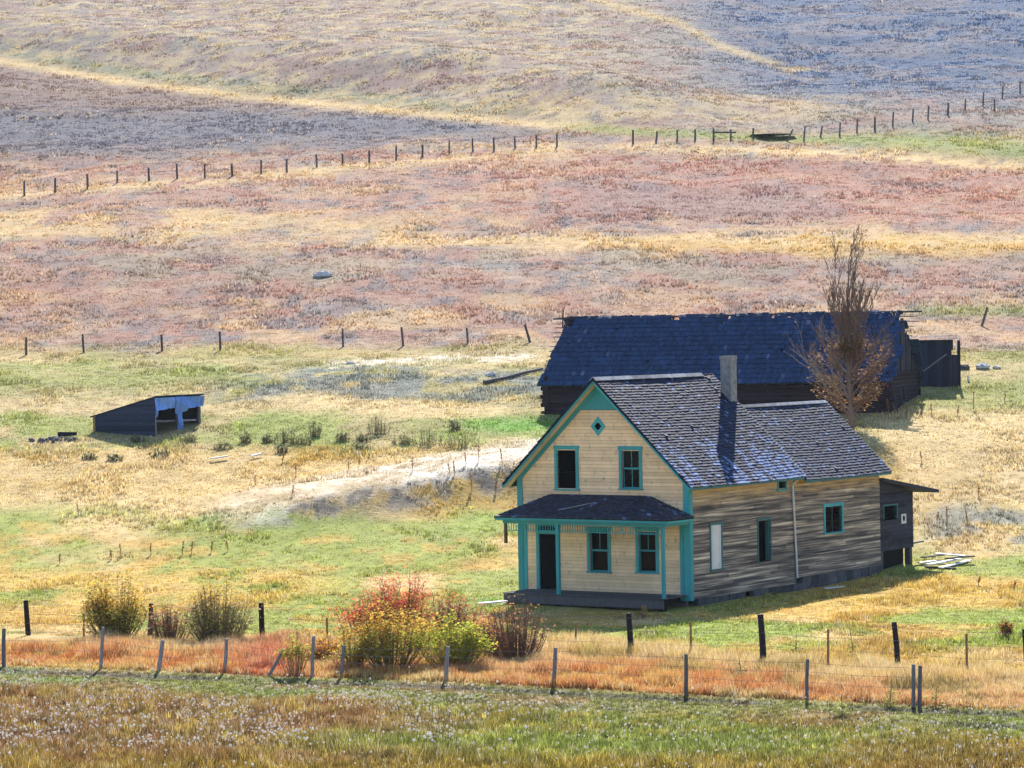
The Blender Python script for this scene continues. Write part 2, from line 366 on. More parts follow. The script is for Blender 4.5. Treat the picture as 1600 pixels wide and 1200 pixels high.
M['log'] = woodmat('old_red_brown_logs', (.009, .008, .017), (.034, .019, .028), (1, 6, 6))
M['shedwood'] = woodmat('old_shed_boards', (.014, .016, .028), (.055, .055, .075), (1, 1, 8))
M['shedblue'] = woodmat('blue_grey_shed_boards', (.010, .018, .042), (.038, .052, .095), (1, 1, 8)); M['annexwood'] = woodmat('blue_black_shed_boards', (.008, .013, .030), (.022, .032, .062), (1, 1, 8)); M['dark_post'] = woodmat('dark_creosote_post', (.012, .012, .02), (.035, .03, .04), (8, 8, 1))
M['grey_post'] = woodmat('grey_fence_post', (.13, .125, .14), (.30, .29, .31), (8, 8, 1))
M['stake'] = woodmat('brown_fence_stake', (.16, .09, .04), (.30, .18, .08), (8, 8, 1))
M['far_post'] = woodmat('weathered_far_post', (.05, .045, .05), (.12, .10, .10), (8, 8, 1))
M['white'] = paintmat('bleached_white_board', (.72, .72, .74), (.45, .45, .46), .2)
M['bark'] = woodmat('tree_bark', (.16, .105, .085), (.32, .22, .18), (6, 6, 1)); M['palebark'] = woodmat('pale_branch_bark', (.30, .26, .24), (.45, .40, .37), (6, 6, 1))
M['twig'] = woodmat('shrub_twigs', (.12, .075, .05), (.25, .16, .10), (6, 6, 1))
m, t, o = nodes('grey_chimney_render'); bsdf(t, o, ramp(t, noise(t, 5, 7), [(.3, (.15, .15, .17)), (.7, (.32, .32, .34))]), .95, .2, noise(t, 14, 5), .6, .03); M['chimney'] = m
m, t, o = nodes('grey_foundation_stone'); bsdf(t, o, mixc(t, 1, ramp(t, noise(t, 4, 6), [(.3, (.045, .05, .065)), (.7, (.115, .115, .12))]), ramp(t, rand(t), [(0, G3(.7)), (1, G3(1.3))]), 'MULTIPLY'), .95, .2, noise(t, 10, 4), .6, .04); M['stone'] = m
m, t, o = nodes('pale_field_rock'); bsdf(t, o, ramp(t, noise(t, 3, 6), [(.3, (.36, .36, .38)), (.7, (.66, .65, .63))]), .9, .2, noise(t, 8, 4), .6, .05); M['rock'] = m
m, t, o = nodes('sky_tinted_zinc_sheet'); bsdf(t, o, mixc(t, 1, ramp(t, noise(t, 2.5, 6), [(.3, (.07, .19, .60)), (.7, (.20, .37, .82))]), ramp(t, rand(t), [(0, G3(.8)), (1, G3(1.15))]), 'MULTIPLY'), .45, .5, noise(t, 6, 3), .5, .05, .25); M['zinc'] = m  # blue of the reflected sky is put into the zinc's base colour
m, t, o = nodes('window_glass'); gl = t.nodes.new('ShaderNodeBsdfGlossy'); gl.inputs['Roughness'].default_value = .04; tr = t.nodes.new('ShaderNodeBsdfTransparent'); tr.inputs[0].default_value = (.7, .75, .78, 1)
fr = t.nodes.new('ShaderNodeFresnel'); fr.inputs[0].default_value = 1.18; mx = t.nodes.new('ShaderNodeMixShader'); t.links.new(fr.outputs[0], mx.inputs[0]); t.links.new(tr.outputs[0], mx.inputs[1]); t.links.new(gl.outputs[0], mx.inputs[2]); t.links.new(mx.outputs[0], o.inputs[0]); M['glass'] = m
m, t, o = nodes('fence_wire_steel'); bsdf(t, o, (.25, .25, .27), .5, .5, metal=.6); M['wire'] = m
m, t, o = nodes('dark_water'); bsdf(t, o, (.02, .05, .09), .08, .5); M['water'] = m
m, t, o = nodes('black_mark'); bsdf(t, o, (.01, .01, .012), .8); M['black'] = m
m, t, o = nodes('white_fluff'); bsdf(t, o, attr(t), .9, .1); M['fluff'] = m; M['fluffy'] = leafmat('backlit_white_seed_fluff', .55)

# ------------------------------------------------------------------ ground sheet
def ysamples():
    a = [-380.0]
    for lo, hi, st in ((-380, -20, 20), (-20, 56, 4), (56, 122, .32), (122, 215, .6), (215, 560, 1.7), (560, 900, 10)):
        a += list(np.arange(lo + st, hi + 1e-6, st))
    return np.array(sorted(set(np.round(a, 4))))
ys = ysamples()
xs_ = np.concatenate([-np.geomspace(1, 6, 30)[::-1], np.linspace(-1, 1, 261)[1:-1], np.geomspace(1, 6, 30)])
XX, YY = np.meshgrid(xs_, ys)
XX = XX * np.where(YY > 40, .19 * np.maximum(YY, 40), 7.6)
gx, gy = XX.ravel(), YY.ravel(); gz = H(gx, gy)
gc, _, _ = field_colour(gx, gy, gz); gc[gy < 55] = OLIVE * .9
nr, nc = XX.shape
idx = np.arange(nr * nc).reshape(nr, nc)
gf = np.stack([idx[:-1, :-1], idx[:-1, 1:], idx[1:, 1:], idx[1:, :-1]], -1).reshape(-1, 4)
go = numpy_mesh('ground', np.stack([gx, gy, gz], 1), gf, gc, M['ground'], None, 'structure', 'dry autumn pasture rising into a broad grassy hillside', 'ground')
go.data.polygons.foreach_set('use_smooth', [True] * len(go.data.polygons))

# ------------------------------------------------------------------ house frame
TH = math.radians(35); W = 7.9
EX = np.array([math.cos(TH), -math.sin(TH), 0]); EY = np.array([math.sin(TH), math.cos(TH), 0])
HO = np.array([6.65, 117.0, 0]) - W * EX
house = thing('farmhouse', 'abandoned two storey farmhouse with cream front gable, turquoise trim and shingle roof', 'house', HO, -TH)
def front_pt(u, v, yl=0.0):
    d = ray(u, v); o = HO + EY * yl; t = np.dot(o - CAMP, EY) / np.dot(d, EY); q = CAMP + d * t - HO; return float(np.dot(q, EX)), float(q[2])
def side_pt(u, v, xl=W):
    d = ray(u, v); o = HO + EX * xl; t = np.dot(o - CAMP, EX) / np.dot(d, EX); q = CAMP + d * t - HO; return float(np.dot(q, EY)), float(q[2])
def fhole(u0, v0, u1, v1):
    x0, z1 = front_pt(u0, v0); x1, z0 = front_pt(u1, v1); return [x0, x1, z0, z1]
def shole(u0, v0, u1, v1):
    um, vm = (u0 + u1) / 2, (v0 + v1) / 2
    y0 = side_pt(u0, vm)[0]; y1 = side_pt(u1, vm)[0]; z1 = side_pt(um, v0)[1]; z0 = side_pt(um, v1)[1]; return [y0, y1, z0, z1]
EAVE_Z, RIDGE_Z, OH, FO = 4.15, 8.3, .42, .5      # roof top surface at eave edge, ridge; side and front overhang
HALF = W / 2 + OH; SL = (RIDGE_Z - EAVE_Z) / HALF
def roof_z(x): return RIDGE_Z - SL * abs(x - W / 2)
L1 = side_pt(1240, 830)[0]; L2 = side_pt(1375, 800)[0]; L3 = side_pt(1430, 800)[0]
WX0 = W - 5.4; WRX = W - 2.7 + .0                  # wing left wall, wing ridge
WE_Z = 4.0
def wing_z(x): return WE_Z + SL * (2.7 + OH - abs(x - WRX))
print('L1', L1, L2, L3)

def intervals(lo, hi, holes, z0, z1):
    zc = (z0 + z1) / 2; iv = [(lo, hi)]
    for h in holes:
        if h[2] < zc < h[3]:
            nv = []
            for a, b in iv:
                if h[1] <= a or h[0] >= b: nv.append((a, b))
                else:
                    if h[0] - a > .03: nv.append((a, h[0]))
                    if b - h[1] > .03: nv.append((h[1], b))
            iv = nv
    return iv
def clad(parent, P, lo, hi, z0, z1, holes, mat, course=.135, topf=None, seg=None, rnd=random.Random(3), wav=0):
    """wall built of single lapped boards; P(a, out, z) gives the local point"""
    sheath = MB(); k = 0; z = z0; pieces = []
    while z < z1 - .02:
        zt = min(z + course, z1)
        if topf:
            a0, b0 = topf(z); a1, b1 = topf(zt)
        else: a0 = a1 = lo; b0 = b1 = hi
        if b0 - a0 < .08: break
        for (a, b) in intervals(a0, b0, holes, z, zt):
            cuts = [a]
            if seg:
                q = a + rnd.uniform(.3, 1) * seg
                while q < b - .5: cuts.append(q); q += rnd.uniform(.6, 1.3) * seg
            cuts.append(b)
            sheath.hexa([P(a, -.10, z), P(b, -.10, z), P(b, -.022, z), P(a, -.022, z), P(max(a, a1) if a == a0 else a, -.10, zt), P(min(b, b1) if b == b0 else b, -.10, zt), P(min(b, b1) if b == b0 else b, -.022, zt), P(max(a, a1) if a == a0 else a, -.022, zt)])
            for c0, c1 in zip(cuts[:-1], cuts[1:]):
                e0 = a1 if (c0 == a0) else c0; e1 = b1 if (c1 == b0) else c1
                if c1 < b - .001 : c1 -= .006; e1 = min(e1, c1)
                w0 = rnd.uniform(-wav, wav); w1 = rnd.uniform(-wav, wav); of = rnd.uniform(0, .006)
                pieces.append([P(c0, -.02, z - .012 + w0), P(c1, -.02, z - .012 + w1), P(c1, .022 + of, z - .012 + w1), P(c0, .022 + of, z - .012 + w0),
                               P(e0, -.02, zt - .020), P(e1, -.02, zt - .020), P(e1, .010 + of, zt - .020), P(e0, .010 + of, zt - .020)])
        z = zt
    wl = sheath.build('wall', M['inner'], parent)  # near-black sheathing shows in the board gaps as painted lap shadow
    for p in pieces: MB().hexa(p).build('clapboard', mat, wl)
    return wl
PF = lambda a, o, z: (a, -o, z)               # front wall plane y=0, outwards -y
PS = lambda a, o, z: (W + o, a, z)            # right side wall

# openings (from the photograph)
dw = fhole(843, 834, 872, 921); dtr = fhole(843, 821, 872, 829)
w1 = fhole(922, 829, 951, 893); w2 = fhole(998, 829, 1026, 894); uw1 = fhole(871, 702, 901, 764); uw2 = fhole(972, 703, 1000, 763)
dia = fhole(927, 656, 943, 676)
FLZ = dw[2]
zpanel = front_pt(935, 640)[1]
print('door', dw, 'w1', w1, 'uw1', uw1, 'dia', dia, 'panel', zpanel, 'FLZ', FLZ)
dcx, dcz, dr = (dia[0] + dia[1]) / 2, (dia[2] + dia[3]) / 2, .25
door_all = [dw[0], dw[1], dw[2], dtr[3]]
def gable(z):
    d = max(0, (RIDGE_Z - .16 - z) / SL); return (max(0, W / 2 - d), min(W, W / 2 + d))
clad(house, PF, 0, W, FLZ - .05, zpanel, [door_all, w1, w2, uw1, uw2, [dcx - dr * .72, dcx + dr * .72, dcz - dr * .72, dcz + dr * .72]], M['cream'], .135, gable)
# turquoise gable peak panel
a0, b0 = gable(zpanel); at_, bt = gable(RIDGE_Z - .17)
MB().prism([(a0, -.03, zpanel), (b0, -.03, zpanel), (W / 2, -.03, RIDGE_Z - .16)], [(a0, -.0, zpanel), (b0, 0, zpanel), (W / 2, 0, RIDGE_Z - .16)]).build('gable_panel', M['teal'], house)
for k in range(14):
    x = a0 + (b0 - a0) * (k + .5) / 14; zt = RIDGE_Z - .16 - SL * abs(x - W / 2)
    if zt - zpanel > .1: MB().box(x - .008, x + .008, -.038, -.030, zpanel + .005, zt - .04).build('batten', M['teal'], house)
# side wall with single weathered boards
sw1 = shole(1110, 820, 1126, 889); sdoor = shole(1184, 812, 1203, 879); sup = shole(1215, 744, 1227, 764); swin = shole(1289, 791, 1315, 831)
lwin = shole(1384, 790, 1404, 810)
zb_main = -.20
clad(house, PS, 0, L1, zb_main, roof_z(W) - .13, [sw1, sdoor, sup], M['side'], .135, None, 3.0, random.Random(5), .008)
zb_wing = side_pt(1300, 894)[1]
PW = lambda a, o, z: (W + o - .02, a, z)
clad(house, PW, L1 + .10, L2, zb_wing, wing_z(W) - .14, [swin], M['side'], .135, None, 3.0, random.Random(6), .012)
# hidden sides: plain board walls and floors
MB().box(0, .12, .11, L1, FLZ - .05, roof_z(0) - .12).build('wall', M['side'], house)
MB().box(.124, .14, .12, L1 - .04, FLZ, roof_z(0) - .12).build('dark_lining', M['inner'], house)
MB().box(.15, W - .15, L1 - .06, L1 - .025, FLZ, 6.0 - 1.9).build('dark_lining', M['inner'], house)
MB().box(WX0, WX0 + .12, L1 + .12, L2 - .13, FLZ - .05, wing_z(WX0) - .12).build('wall', M['side'], house)
def gab_wall(y0, y1, x0, x1, zb, ze, xr, zr):
    MB().prism([(x0, y0, zb), (x1, y0, zb), (x1, y0, ze), (xr, y0, zr), (x0, y0, ze)], [(x0, y1, zb), (x1, y1, zb), (x1, y1, ze), (xr, y1, zr), (x0, y1, ze)]).build('wall', M['side'], house)
gab_wall(L1 - .02, L1 + .1, .0, W - .11, FLZ - .05, roof_z(0) - .14, W / 2, RIDGE_Z - .18)
gab_wall(L2 - .12, L2 - .0, WX0, W - .13, FLZ - .05, wing_z(WX0) - .14, WRX, wing_z(WRX) - .18)
MB().box(.13, W - .13, .12, L1 - .03, FLZ - .15, FLZ - .02).build('floor', M['inner'], house)
MB().box(.13, W - .13, .12, L1 - .03, 2.62, 2.75).build('floor', M['inner'], house)
MB().box(WX0 + .13, W - .15, L1 + .11, L2 - .13, FLZ - .15, FLZ - .02).build('floor', M['inner'], house)
MB().box(.13, W - .13, 4.4, 4.5, FLZ, 2.6).build('partition', M['inner'], house)
MB().box(.13, W - .13, 4.4, 4.5, 2.77, 4.0).build('partition', M['inner'], house)
# foundation stones along the right side
rs = random.Random(8); y = .05
while y < L2 - .3:
    l = rs.uniform(.5, 1.0)
    gw = HO + EX * W + EY * (y + l / 2); zb = on_ground(gw[0], gw[1]) - .15; top = (zb_main if y < L1 else zb_wing) - .015
    if top - zb > .06 and rs.random() < .92: MB().box(W - .24 + rs.uniform(-.02, .02), W - .02 - rs.uniform(0, .03), y, min(y + l - .03, L2 - .05), zb, top).build('foundation_stone', M['stone'], house)
    y += l
MB().box(.1, W - .3, .15, .35, -.9, FLZ - .17).build('foundation', M['stone'], house)

# corner boards
def cb(x0, x1, y0, y1, z0, z1, mat='teal'): return MB().box(x0, x1, y0, y1, z0, z1).build('corner_board', M[mat], house)
zc0 = -.25
cb(-.03, .22, -.055, -.030, zc0, roof_z(0) - .2); cb(.24, .40, -.050, -.030, zc0, 2.85)
cb(W - .22, W + .035, -.055, -.030, zc0, roof_z(W) - .2); cb(W + .030, W + .055, -.028, .20, zc0, roof_z(W) - .2); cb(W - .40, W - .24, -.050, -.030, zc0, 2.85)
cb(W + .012, W + .03, L1 + .0, L1 + .09, zb_main, wing_z(W) - .15, 'dteal')
# rake boards on the wall and bargeboards on the roof edge
for s in (-1, 1):
    e = Vector((W / 2 + s * (W / 2 + .02), -.045, roof_z(0) - .26)); a = Vector((W / 2, -.045, RIDGE_Z - .26 + .0))
    MB().bar(e, a, .03, .22, None, (0, 0, 1)).build('rake_board', M['teal'], house)
    e = Vector((W / 2 + s * (HALF - .0), -FO + .02, EAVE_Z - .12)); a = Vector((W / 2, -FO + .02, RIDGE_Z - .12))
    MB().bar(e, a, .035, .15, None, (0, 0, 1)).build('bargeboard', M['teal'], house)
    # soffit boards under the front overhang
    q0 = Vector((W / 2 + s * HALF * .995, -FO / 2, EAVE_Z - .155)); q1 = Vector((W / 2, -FO / 2, RIDGE_Z - .155))
    MB().bar(q0, q1, FO - .06, .02).build('soffit', M['cream'], house)
    MB().bar(Vector((W / 2 + s * (HALF - .02), .0 - FO, EAVE_Z - .10)), Vector((W / 2 + s * (HALF - .02), L1 + .25, EAVE_Z - .10)), .03, .11).build('fascia', M['dteal'], house)
MB().bar((W + OH - .02, L1 + .3, WE_Z - .10), (W + OH - .02, L2 + .3, WE_Z - .10), .03, .11).build('fascia', M['dteal'], house)

# roofs: a deck and shingles laid one by one
def slope_roof(parent, xe, ze, xr, zr, y0, y1, rs, base, pale, name='roof', course=.15, mat='shingle', deckmat='inner', skip=None, wsh=(.09, .2), palef=None, sag=None):
    E = Vector((xe, 0, ze)); R = Vector((xr, 0, zr)); d = R - E; Ls = d.length; d.normalize()
    n = Vector((0, 1, 0)).cross(d); n = n if n.z > 0 else -n; n.normalize()
    dk = MB(); t0 = -.09
    P = lambda s_, y_, o_: E + d * s_ + Vector((0, y_, 0)) + n * o_ + Vector((0, 0, sag(y_) if sag else 0))
    ny = max(2, int((y1 - y0) / 1.2))
    for i in range(ny):
        a = y0 + (y1 - y0) * i / ny; b = y0 + (y1 - y0) * (i + 1) / ny
        dk.hexa([P(.0, a, t0), P(0, b, t0), P(Ls, b, t0), P(Ls, a, t0), P(0, a, -.035), P(0, b, -.035), P(Ls, b, -.035), P(Ls, a, -.035)])
    rf = dk.build(name, M[deckmat], parent)
    sh = MB(); s_ = -.03; row = 0
    while s_ < Ls - .02:
        y = y0 - rs.uniform(0, .03); rowc = rs.uniform(.85, 1.12)
        while y < y1:
            wd = rs.uniform(*wsh); yb = min(y + wd - .006, y1 + .02)
            if yb - y > .03 and not (skip and skip(s_, y, rs)):
                L = min(course * 1.75, Ls - s_ + .02); o1 = .012 + rs.uniform(0, .012); lift = rs.uniform(0, .014) + (.04 if rs.random() < .003 else 0); ds = rs.uniform(-.014, .014)
                pf = palef(s_ / Ls, y) if palef else .04
                k = rs.uniform(.65, 1.2) * rowc
                cl = pale if rs.random() < pf else base
                cl = tuple(c * k for c in cl)
                sh.hexa([P(s_ + ds, y, -.03), P(s_ + ds, yb, -.03), P(s_ + L, yb, -.03), P(s_ + L, y, -.03),
                         P(s_ + ds, y, o1 + lift), P(s_ + ds, yb, o1 + lift), P(s_ + L, yb, -.022), P(s_ + L, y, -.022)], cl)
            y += wd
        s_ += course; row += 1
    so_ = sh.build('shingles', M[mat], rf, 'stuff'); return rf
BASE, PALE = (.003, .015, .060), (.12, .20, .42)
def pf_main(s, y):
    return .04 + .85 * max(0, 1 - s / .45) * (.12 + .88 * float(vnoise(np.array([y * 2.6]), np.array([s * 1.2]), 4)[0] > .52))
rs = random.Random(12)
slope_roof(house, W + OH, EAVE_Z, W / 2, RIDGE_Z, -FO, L1 + .35, rs, BASE, PALE, palef=pf_main, sag=lambda y: -.05 * math.sin(math.pi * min(max((y + .5) / 9, 0), 1)))
slope_roof(house, -OH, EAVE_Z, W / 2, RIDGE_Z, -FO, L1 + .35, rs, BASE, PALE, course=.3, wsh=(.2, .4))
WRZ = wing_z(WRX)
slope_roof(house, W + OH, WE_Z, WRX, WRZ, L1 + .36, L2 + .3, rs, (.004, .018, .066), PALE, sag=lambda y: -.04 * math.sin(math.pi * (y - L1) / 8))
slope_roof(house, WX0 - OH, WE_Z, WRX, WRZ, L1 + .36, L2 + .3, rs, BASE, PALE, course=.3, wsh=(.2, .4))
for k in range(6):
    ya = -FO - .02 + k * (L1 + .6 - .55) / 6; yb = ya + (L1 + .05) / 6 - .01
    for s in (-1, 1): MB().bar((W / 2 + s * .09, ya, RIDGE_Z - .045), (W / 2 + s * .09, yb, RIDGE_Z - .05 + .01), .19, .025, None, (s * .69, 0, .72)).build('ridge_board', M['ridge'], house)
for k in range(5):
    ya = L1 + .5 + k * (L2 - L1 - .25) / 5; yb = ya + (L2 - L1 - .3) / 5
    for s in (-1, 1): MB().bar((WRX + s * .08, ya, WRZ - .04), (WRX + s * .08, yb, WRZ - .04), .16, .025, None, (s * .69, 0, .72)).build('ridge_board', M['ridge'], house)
# chimney
cx, cy = W / 2 + 1.0, L1 + .05
ch = MB().box(cx - .24, cx + .24, cy - .24, cy + .24, roof_z(cx) - 1.2, 8.86).build('chimney', M['chimney'], house)
MB().box(cx - .265, cx + .265, cy - .265, cy + .265, 8.862, 9.0).build('cap', M['chimney'], ch)

# windows and doors
def frame_boxes(mb, P, h, tw, out, inn, th=.025):
    a, b, z0, z1 = h
    def bx(a0, a1, c0, c1, o0, o1): mb.hexa([P(a0, o0, c0), P(a1, o0, c0), P(a1, o1, c0), P(a0, o1, c0), P(a0, o0, c1), P(a1, o0, c1), P(a1, o1, c1), P(a0, o1, c1)])
    bx(a - tw, a, z0, z1, inn, out); bx(b, b + tw, z0, z1, inn, out); bx(a - tw - .03, b + tw + .03, z1, z1 + tw * 1.15, inn, out + .008)
    return bx
def window(P, h, sashes, mat='teal', tw=.13, sill=True, name='window', glass=True, upper_v=1, lower_v=0, cols=0, smat=None):
    f = MB(); bx = frame_boxes(f, P, h, tw, .055, -.10); wn = f.build(name, M[mat], house)
    a, b, z0, z1 = h
    if sill:
        s_ = MB(); s_.hexa([P(a - tw - .04, -.1, z0 - .07), P(b + tw + .04, -.1, z0 - .07), P(b + tw + .04, .09, z0 - .07), P(a - tw - .04, .09, z0 - .07), P(a - tw - .04, -.1, z0 - .001), P(b + tw + .04, -.1, z0 - .001), P(b + tw + .04, .09, z0 - .012), P(a - tw - .04, .09, z0 - .012)])
        s_.build('sill', M[mat], wn)
    def bar(a0, a1, c0, c1, o0, o1, nm):
        q = MB(); q.hexa([P(a0, o0, c0), P(a1, o0, c0), P(a1, o1, c0), P(a0, o1, c0), P(a0, o0, c1), P(a1, o0, c1), P(a1, o1, c1), P(a0, o1, c1)]); return q.build(nm, M[smat or mat], wn)
    if sashes:
        zm = (z0 + z1) / 2 + .02; r = .035
        for (c0, c1, o, nv) in ((zm, z1, -.05, upper_v), (z0, zm, -.085, lower_v)):
            bar(a, a + r, c0, c1, o - .02, o + .01, 'sash_stile'); bar(b - r, b, c0, c1, o - .02, o + .01, 'sash_stile')
            bar(a + r, b - r, c0, c0 + r, o - .02, o + .01, 'sash_rail'); bar(a + r, b - r, c1 - r, c1, o - .02, o + .01, 'sash_rail')
            n = nv + 1; wd = (b - a - 2 * r) / n
            for k in range(1, n): bar(a + r + k * wd - .013, a + r + k * wd + .013, c0 + r, c1 - r, o - .015, o + .006, 'muntin')
            if glass:
                for k in range(n):
                    p0 = a + r + k * wd; p1 = p0 + wd
                    MB().poly([P(p0, o - .005, c0 + r), P(p1, o - .005, c0 + r), P(p1, o - .005, c1 - r), P(p0, o - .005, c1 - r)]).build('pane', M['glass'], wn)
    for k in range(cols): 
        q = a + (b - a) * (k + 1) / (cols + 1); bar(q - .04, q + .04, z0, z1, -.08, -.03, 'mullion')
    return wn
window(PF, uw1, False); window(PF, uw2, True, upper_v=1, lower_v=1)
window(PF, w1, True); window(PF, w2, True)
# diamond window
dn = MB(); o = dr * 1.35; i_ = dr * .68
ring_o = [(dcx, dcz + o * 1.12), (dcx + o, dcz), (dcx, dcz - o * 1.12), (dcx - o, dcz)]; ring_i = [(dcx, dcz + i_ * 1.12), (dcx + i_, dcz), (dcx, dcz - i_ * 1.12), (dcx - i_, dcz)]
for k in range(4):
    k2 = (k + 1) % 4; q = [ring_o[k], ring_o[k2], ring_i[k2], ring_i[k]]
    dn.prism([PF(x, -.02, z) for x, z in q], [PF(x, .05, z) for x, z in q])
dwn = dn.build('diamond_window', M['teal'], house)
# door opening with transom
f = MB(); bx = frame_boxes(f, PF, door_all, .14, .055, -.10); bx(dw[0], dw[1], dw[3], dtr[2], -.09, .03); drf = f.build('door_frame', M['teal'], house)
MB().poly([PF(dw[0], -.04, dtr[2]), PF(dw[1], -.04, dtr[2]), PF(dw[1], -.04, dtr[3]), PF(dw[0], -.04, dtr[3])]).build('pane', M['glass'], drf)
MB().box(dw[0] - .1, dw[1] + .1, -.10, .1, dw[2] - .06, dw[2] - .005).build('threshold', M['deck'], drf)
dl = MB().box(0, .82, -.02, .02, 0, 1.95).build('door', M['inner'], house); dl.location = (dw[0] + .03, .14, FLZ); dl.rotation_euler = (0, 0, math.radians(80))  # leaf coloured near-black so the doorway looks unlit
# side openings
bw = window(PS, sw1, False, 'dteal', .08)
n = 4
for k in range(n):
    a = sw1[0] + (sw1[1] - sw1[0]) * k / n + .004; b = sw1[0] + (sw1[1] - sw1[0]) * (k + 1) / n - .004
    MB().box(W - .02, W + .03, a, b, sw1[2], sw1[3]).build('white_board', M['white'], bw)
f = MB(); frame_boxes(f, PS, sdoor, .07, .05, -.10); sf = f.build('door_frame', M['dteal'], house)
MB().box(W - .18, W - .03, sdoor[1] - .06, sdoor[1] - .01, sdoor[2], sdoor[3]).build('door', M['dteal'], house)
window(PS, sup, False, 'teal', .07); window(PW, swin, False, 'teal', .12, cols=1, smat='shedwood')
# downspout
q0 = side_pt(1235, 750); q1 = side_pt(1243, 903)
MB().tube([(W + .34, q0[0], q0[1] + .05), (W + .10, q0[0], q0[1] - .2), (W + .09, q1[0], q1[1])], [.045, .045, .045], 8).build('downspout', M['white'], house)
# lean-to at the back
LX0, LZ = W - 3.2, 2.95
PL = lambda a, o, z: (W + o - .12, a, z)
zl = side_pt(1400, 858, W - .12)[1]; zlt0 = side_pt(1376, 752, W - .1)[1]; zlt1 = side_pt(1428, 762, W - .1)[1]
top = lambda z: (L2 + .01, L3)
clad(house, PL, L2 + .02, L3, zl, zlt1 - .12, [lwin], M['shedwood'], .16, None, 2.5, random.Random(9), .004)
MB().box(LX0, W - .23, L3 - .1, L3, zl, zlt1 - .12).build('wall', M['shedwood'], house)
MB().box(LX0, LX0 + .1, L2 + .02, L3 - .11, zl, zlt1 - .12).build('wall', M['shedwood'], house)
MB().box(LX0 + .11, W - .23, L2 + .02, L3 - .11, zl, zl + .1).build('floor', M['inner'], house)
MB().prism([(W - .14, L2 + .01, zlt1 - .118), (W - .14, L3, zlt1 - .118), (W - .14, L2 + .01, zlt0 + .02)], [(W - .2, L2 + .01, zlt1 - .118), (W - .2, L3, zlt1 - .118), (W - .2, L2 + .01, zlt0 + .02)]).build('gable_board', M['shedwood'], house)
slr = Vector((0, 1, 0)); y_e = side_pt(1461, 768, W)[0]; z_e = side_pt(1461, 768, W)[1]
lr = MB().hexa([(LX0 - .3, L2 + .01, zlt0 + .02), (W + .2, L2 + .01, zlt0 + .02), (W + .2, y_e, z_e - .04), (LX0 - .3, y_e, z_e - .04), (LX0 - .3, L2 + .01, zlt0 + .16), (W + .2, L2 + .01, zlt0 + .16), (W + .2, y_e, z_e + .09), (LX0 - .3, y_e, z_e + .09)]).build('lean_to_roof', M['shedwood'], house)
lw = window(PL, lwin, False, 'dteal', .05, sill=False)
p_ = shole(1411, 803, 1418.5, 818)
pl = MB().box(W - .09, W - .075, p_[0], p_[1], p_[2], p_[3]).build('notice', M['white'], house)
MB().prism([(W - .073, p_[0] + (p_[1] - p_[0]) * (.5 + .24 * math.sin(t)), (p_[2] + p_[3]) / 2 + .02 + .13 * math.cos(t)) for t in np.linspace(0, 2 * math.pi, 12)[:-1]], [(W - .068, p_[0] + (p_[1] - p_[0]) * (.5 + .24 * math.sin(t)), (p_[2] + p_[3]) / 2 + .02 + .13 * math.cos(t)) for t in np.linspace(0, 2 * math.pi, 12)[:-1]]).build('notice_mark', M['black'], pl)
for yy in (L2 + .4, L3 - .15):
    g_ = HO + EX * (W - .25) + EY * yy
    MB().box(W - .4, W - .16, yy - .12, yy + .12, on_ground(g_[0], g_[1]) - .1, zl - .005).build('pier', M['stone'], house)
MB().box(LX0 + .2, W - .5, L2 + .15, L3 - .2, -.5, zl - .01).build('underfloor_shade_block', M['inner'], house)  # near-black block added for the darkness under the lean-to
MB().bar((W - .3, L3 - .3, zl + .12), (W - .25, L3 + 1.1, zl + .16), .18, .06).build('step_board', M['deck'], house)

# porch
PD = 1.7; PX0, PX1 = .55, W - .08
zdk = -.02
n = 13
for k in range(n):
    y0 = -PD - .12 + k * (PD + .06) / n; sagz = random.uniform(-.012, .012)
    MB().hexa([(PX0 - .12, y0, zdk - .05), (PX1, y0, zdk - .05 - sagz), (PX1, y0 + (PD + .06) / n - .012, zdk - .05 - sagz), (PX0 - .12, y0 + (PD + .06) / n - .012, zdk - .05), (PX0 - .12, y0, zdk + sagz), (PX1, y0, zdk - sagz), (PX1, y0 + (PD + .06) / n - .012, zdk - sagz), (PX0 - .12, y0 + (PD + .06) / n - .012, zdk + sagz)]).build('deck_board', M['deck'], house)
MB().box(PX0 - .10, PX1 - .02, -PD - .08, -PD - .03, zdk - .40, zdk - .065).build('deck_beam', M['deck'], house)
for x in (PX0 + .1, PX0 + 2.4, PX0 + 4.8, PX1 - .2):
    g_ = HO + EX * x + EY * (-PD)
    MB().box(x - .12, x + .12, -PD + .0, -PD + .25, on_ground(g_[0], g_[1]) - .1, zdk - .07).build('pier', M['inner'], house)  # piers coloured near-black to merge with the shade under the deck
zbm0 = front_pt(930, 821, -PD)[1]; zbm1 = zbm0 + .22
zre = zbm1 + .06; ztop = front_pt(935, 773)[1] + .02
print('porch beam', zbm0, zre, ztop)
MB().box(PX0 - .1, PX1 + .1, -PD - .06, -PD + .06, zbm0, zbm1).build('porch_beam', M['teal'], house)
for x in (PX0 - .04, PX1 + .04): MB().box(x - .06, x + .06, -PD + .061, -.035, zbm0 + .003, zbm1 - .003).build('porch_beam', M['teal'], house)
for x, r, z0 in ((3.0, .065, zdk), (PX1 - .03, .06, zdk)):
    po = MB().box(x - r, x + r, -PD - r + .0, -PD + r, z0, zbm0 - .002).build('post', M['teal'], house)
    MB().box(x - r - .03, x + r + .03, -PD - r - .03, -PD + r + .03, zbm0 - .12, zbm0 - .06).build('capital', M['teal'], po)
MB().box(PX0 - .05, PX0 + .05, -PD - .05, -PD + .05, zbm0 - .78, zbm0 - .002).build('broken_post', M['stake'], house)
sp0 = None; x = PX0 + .15; zr_ = zbm0 - .26
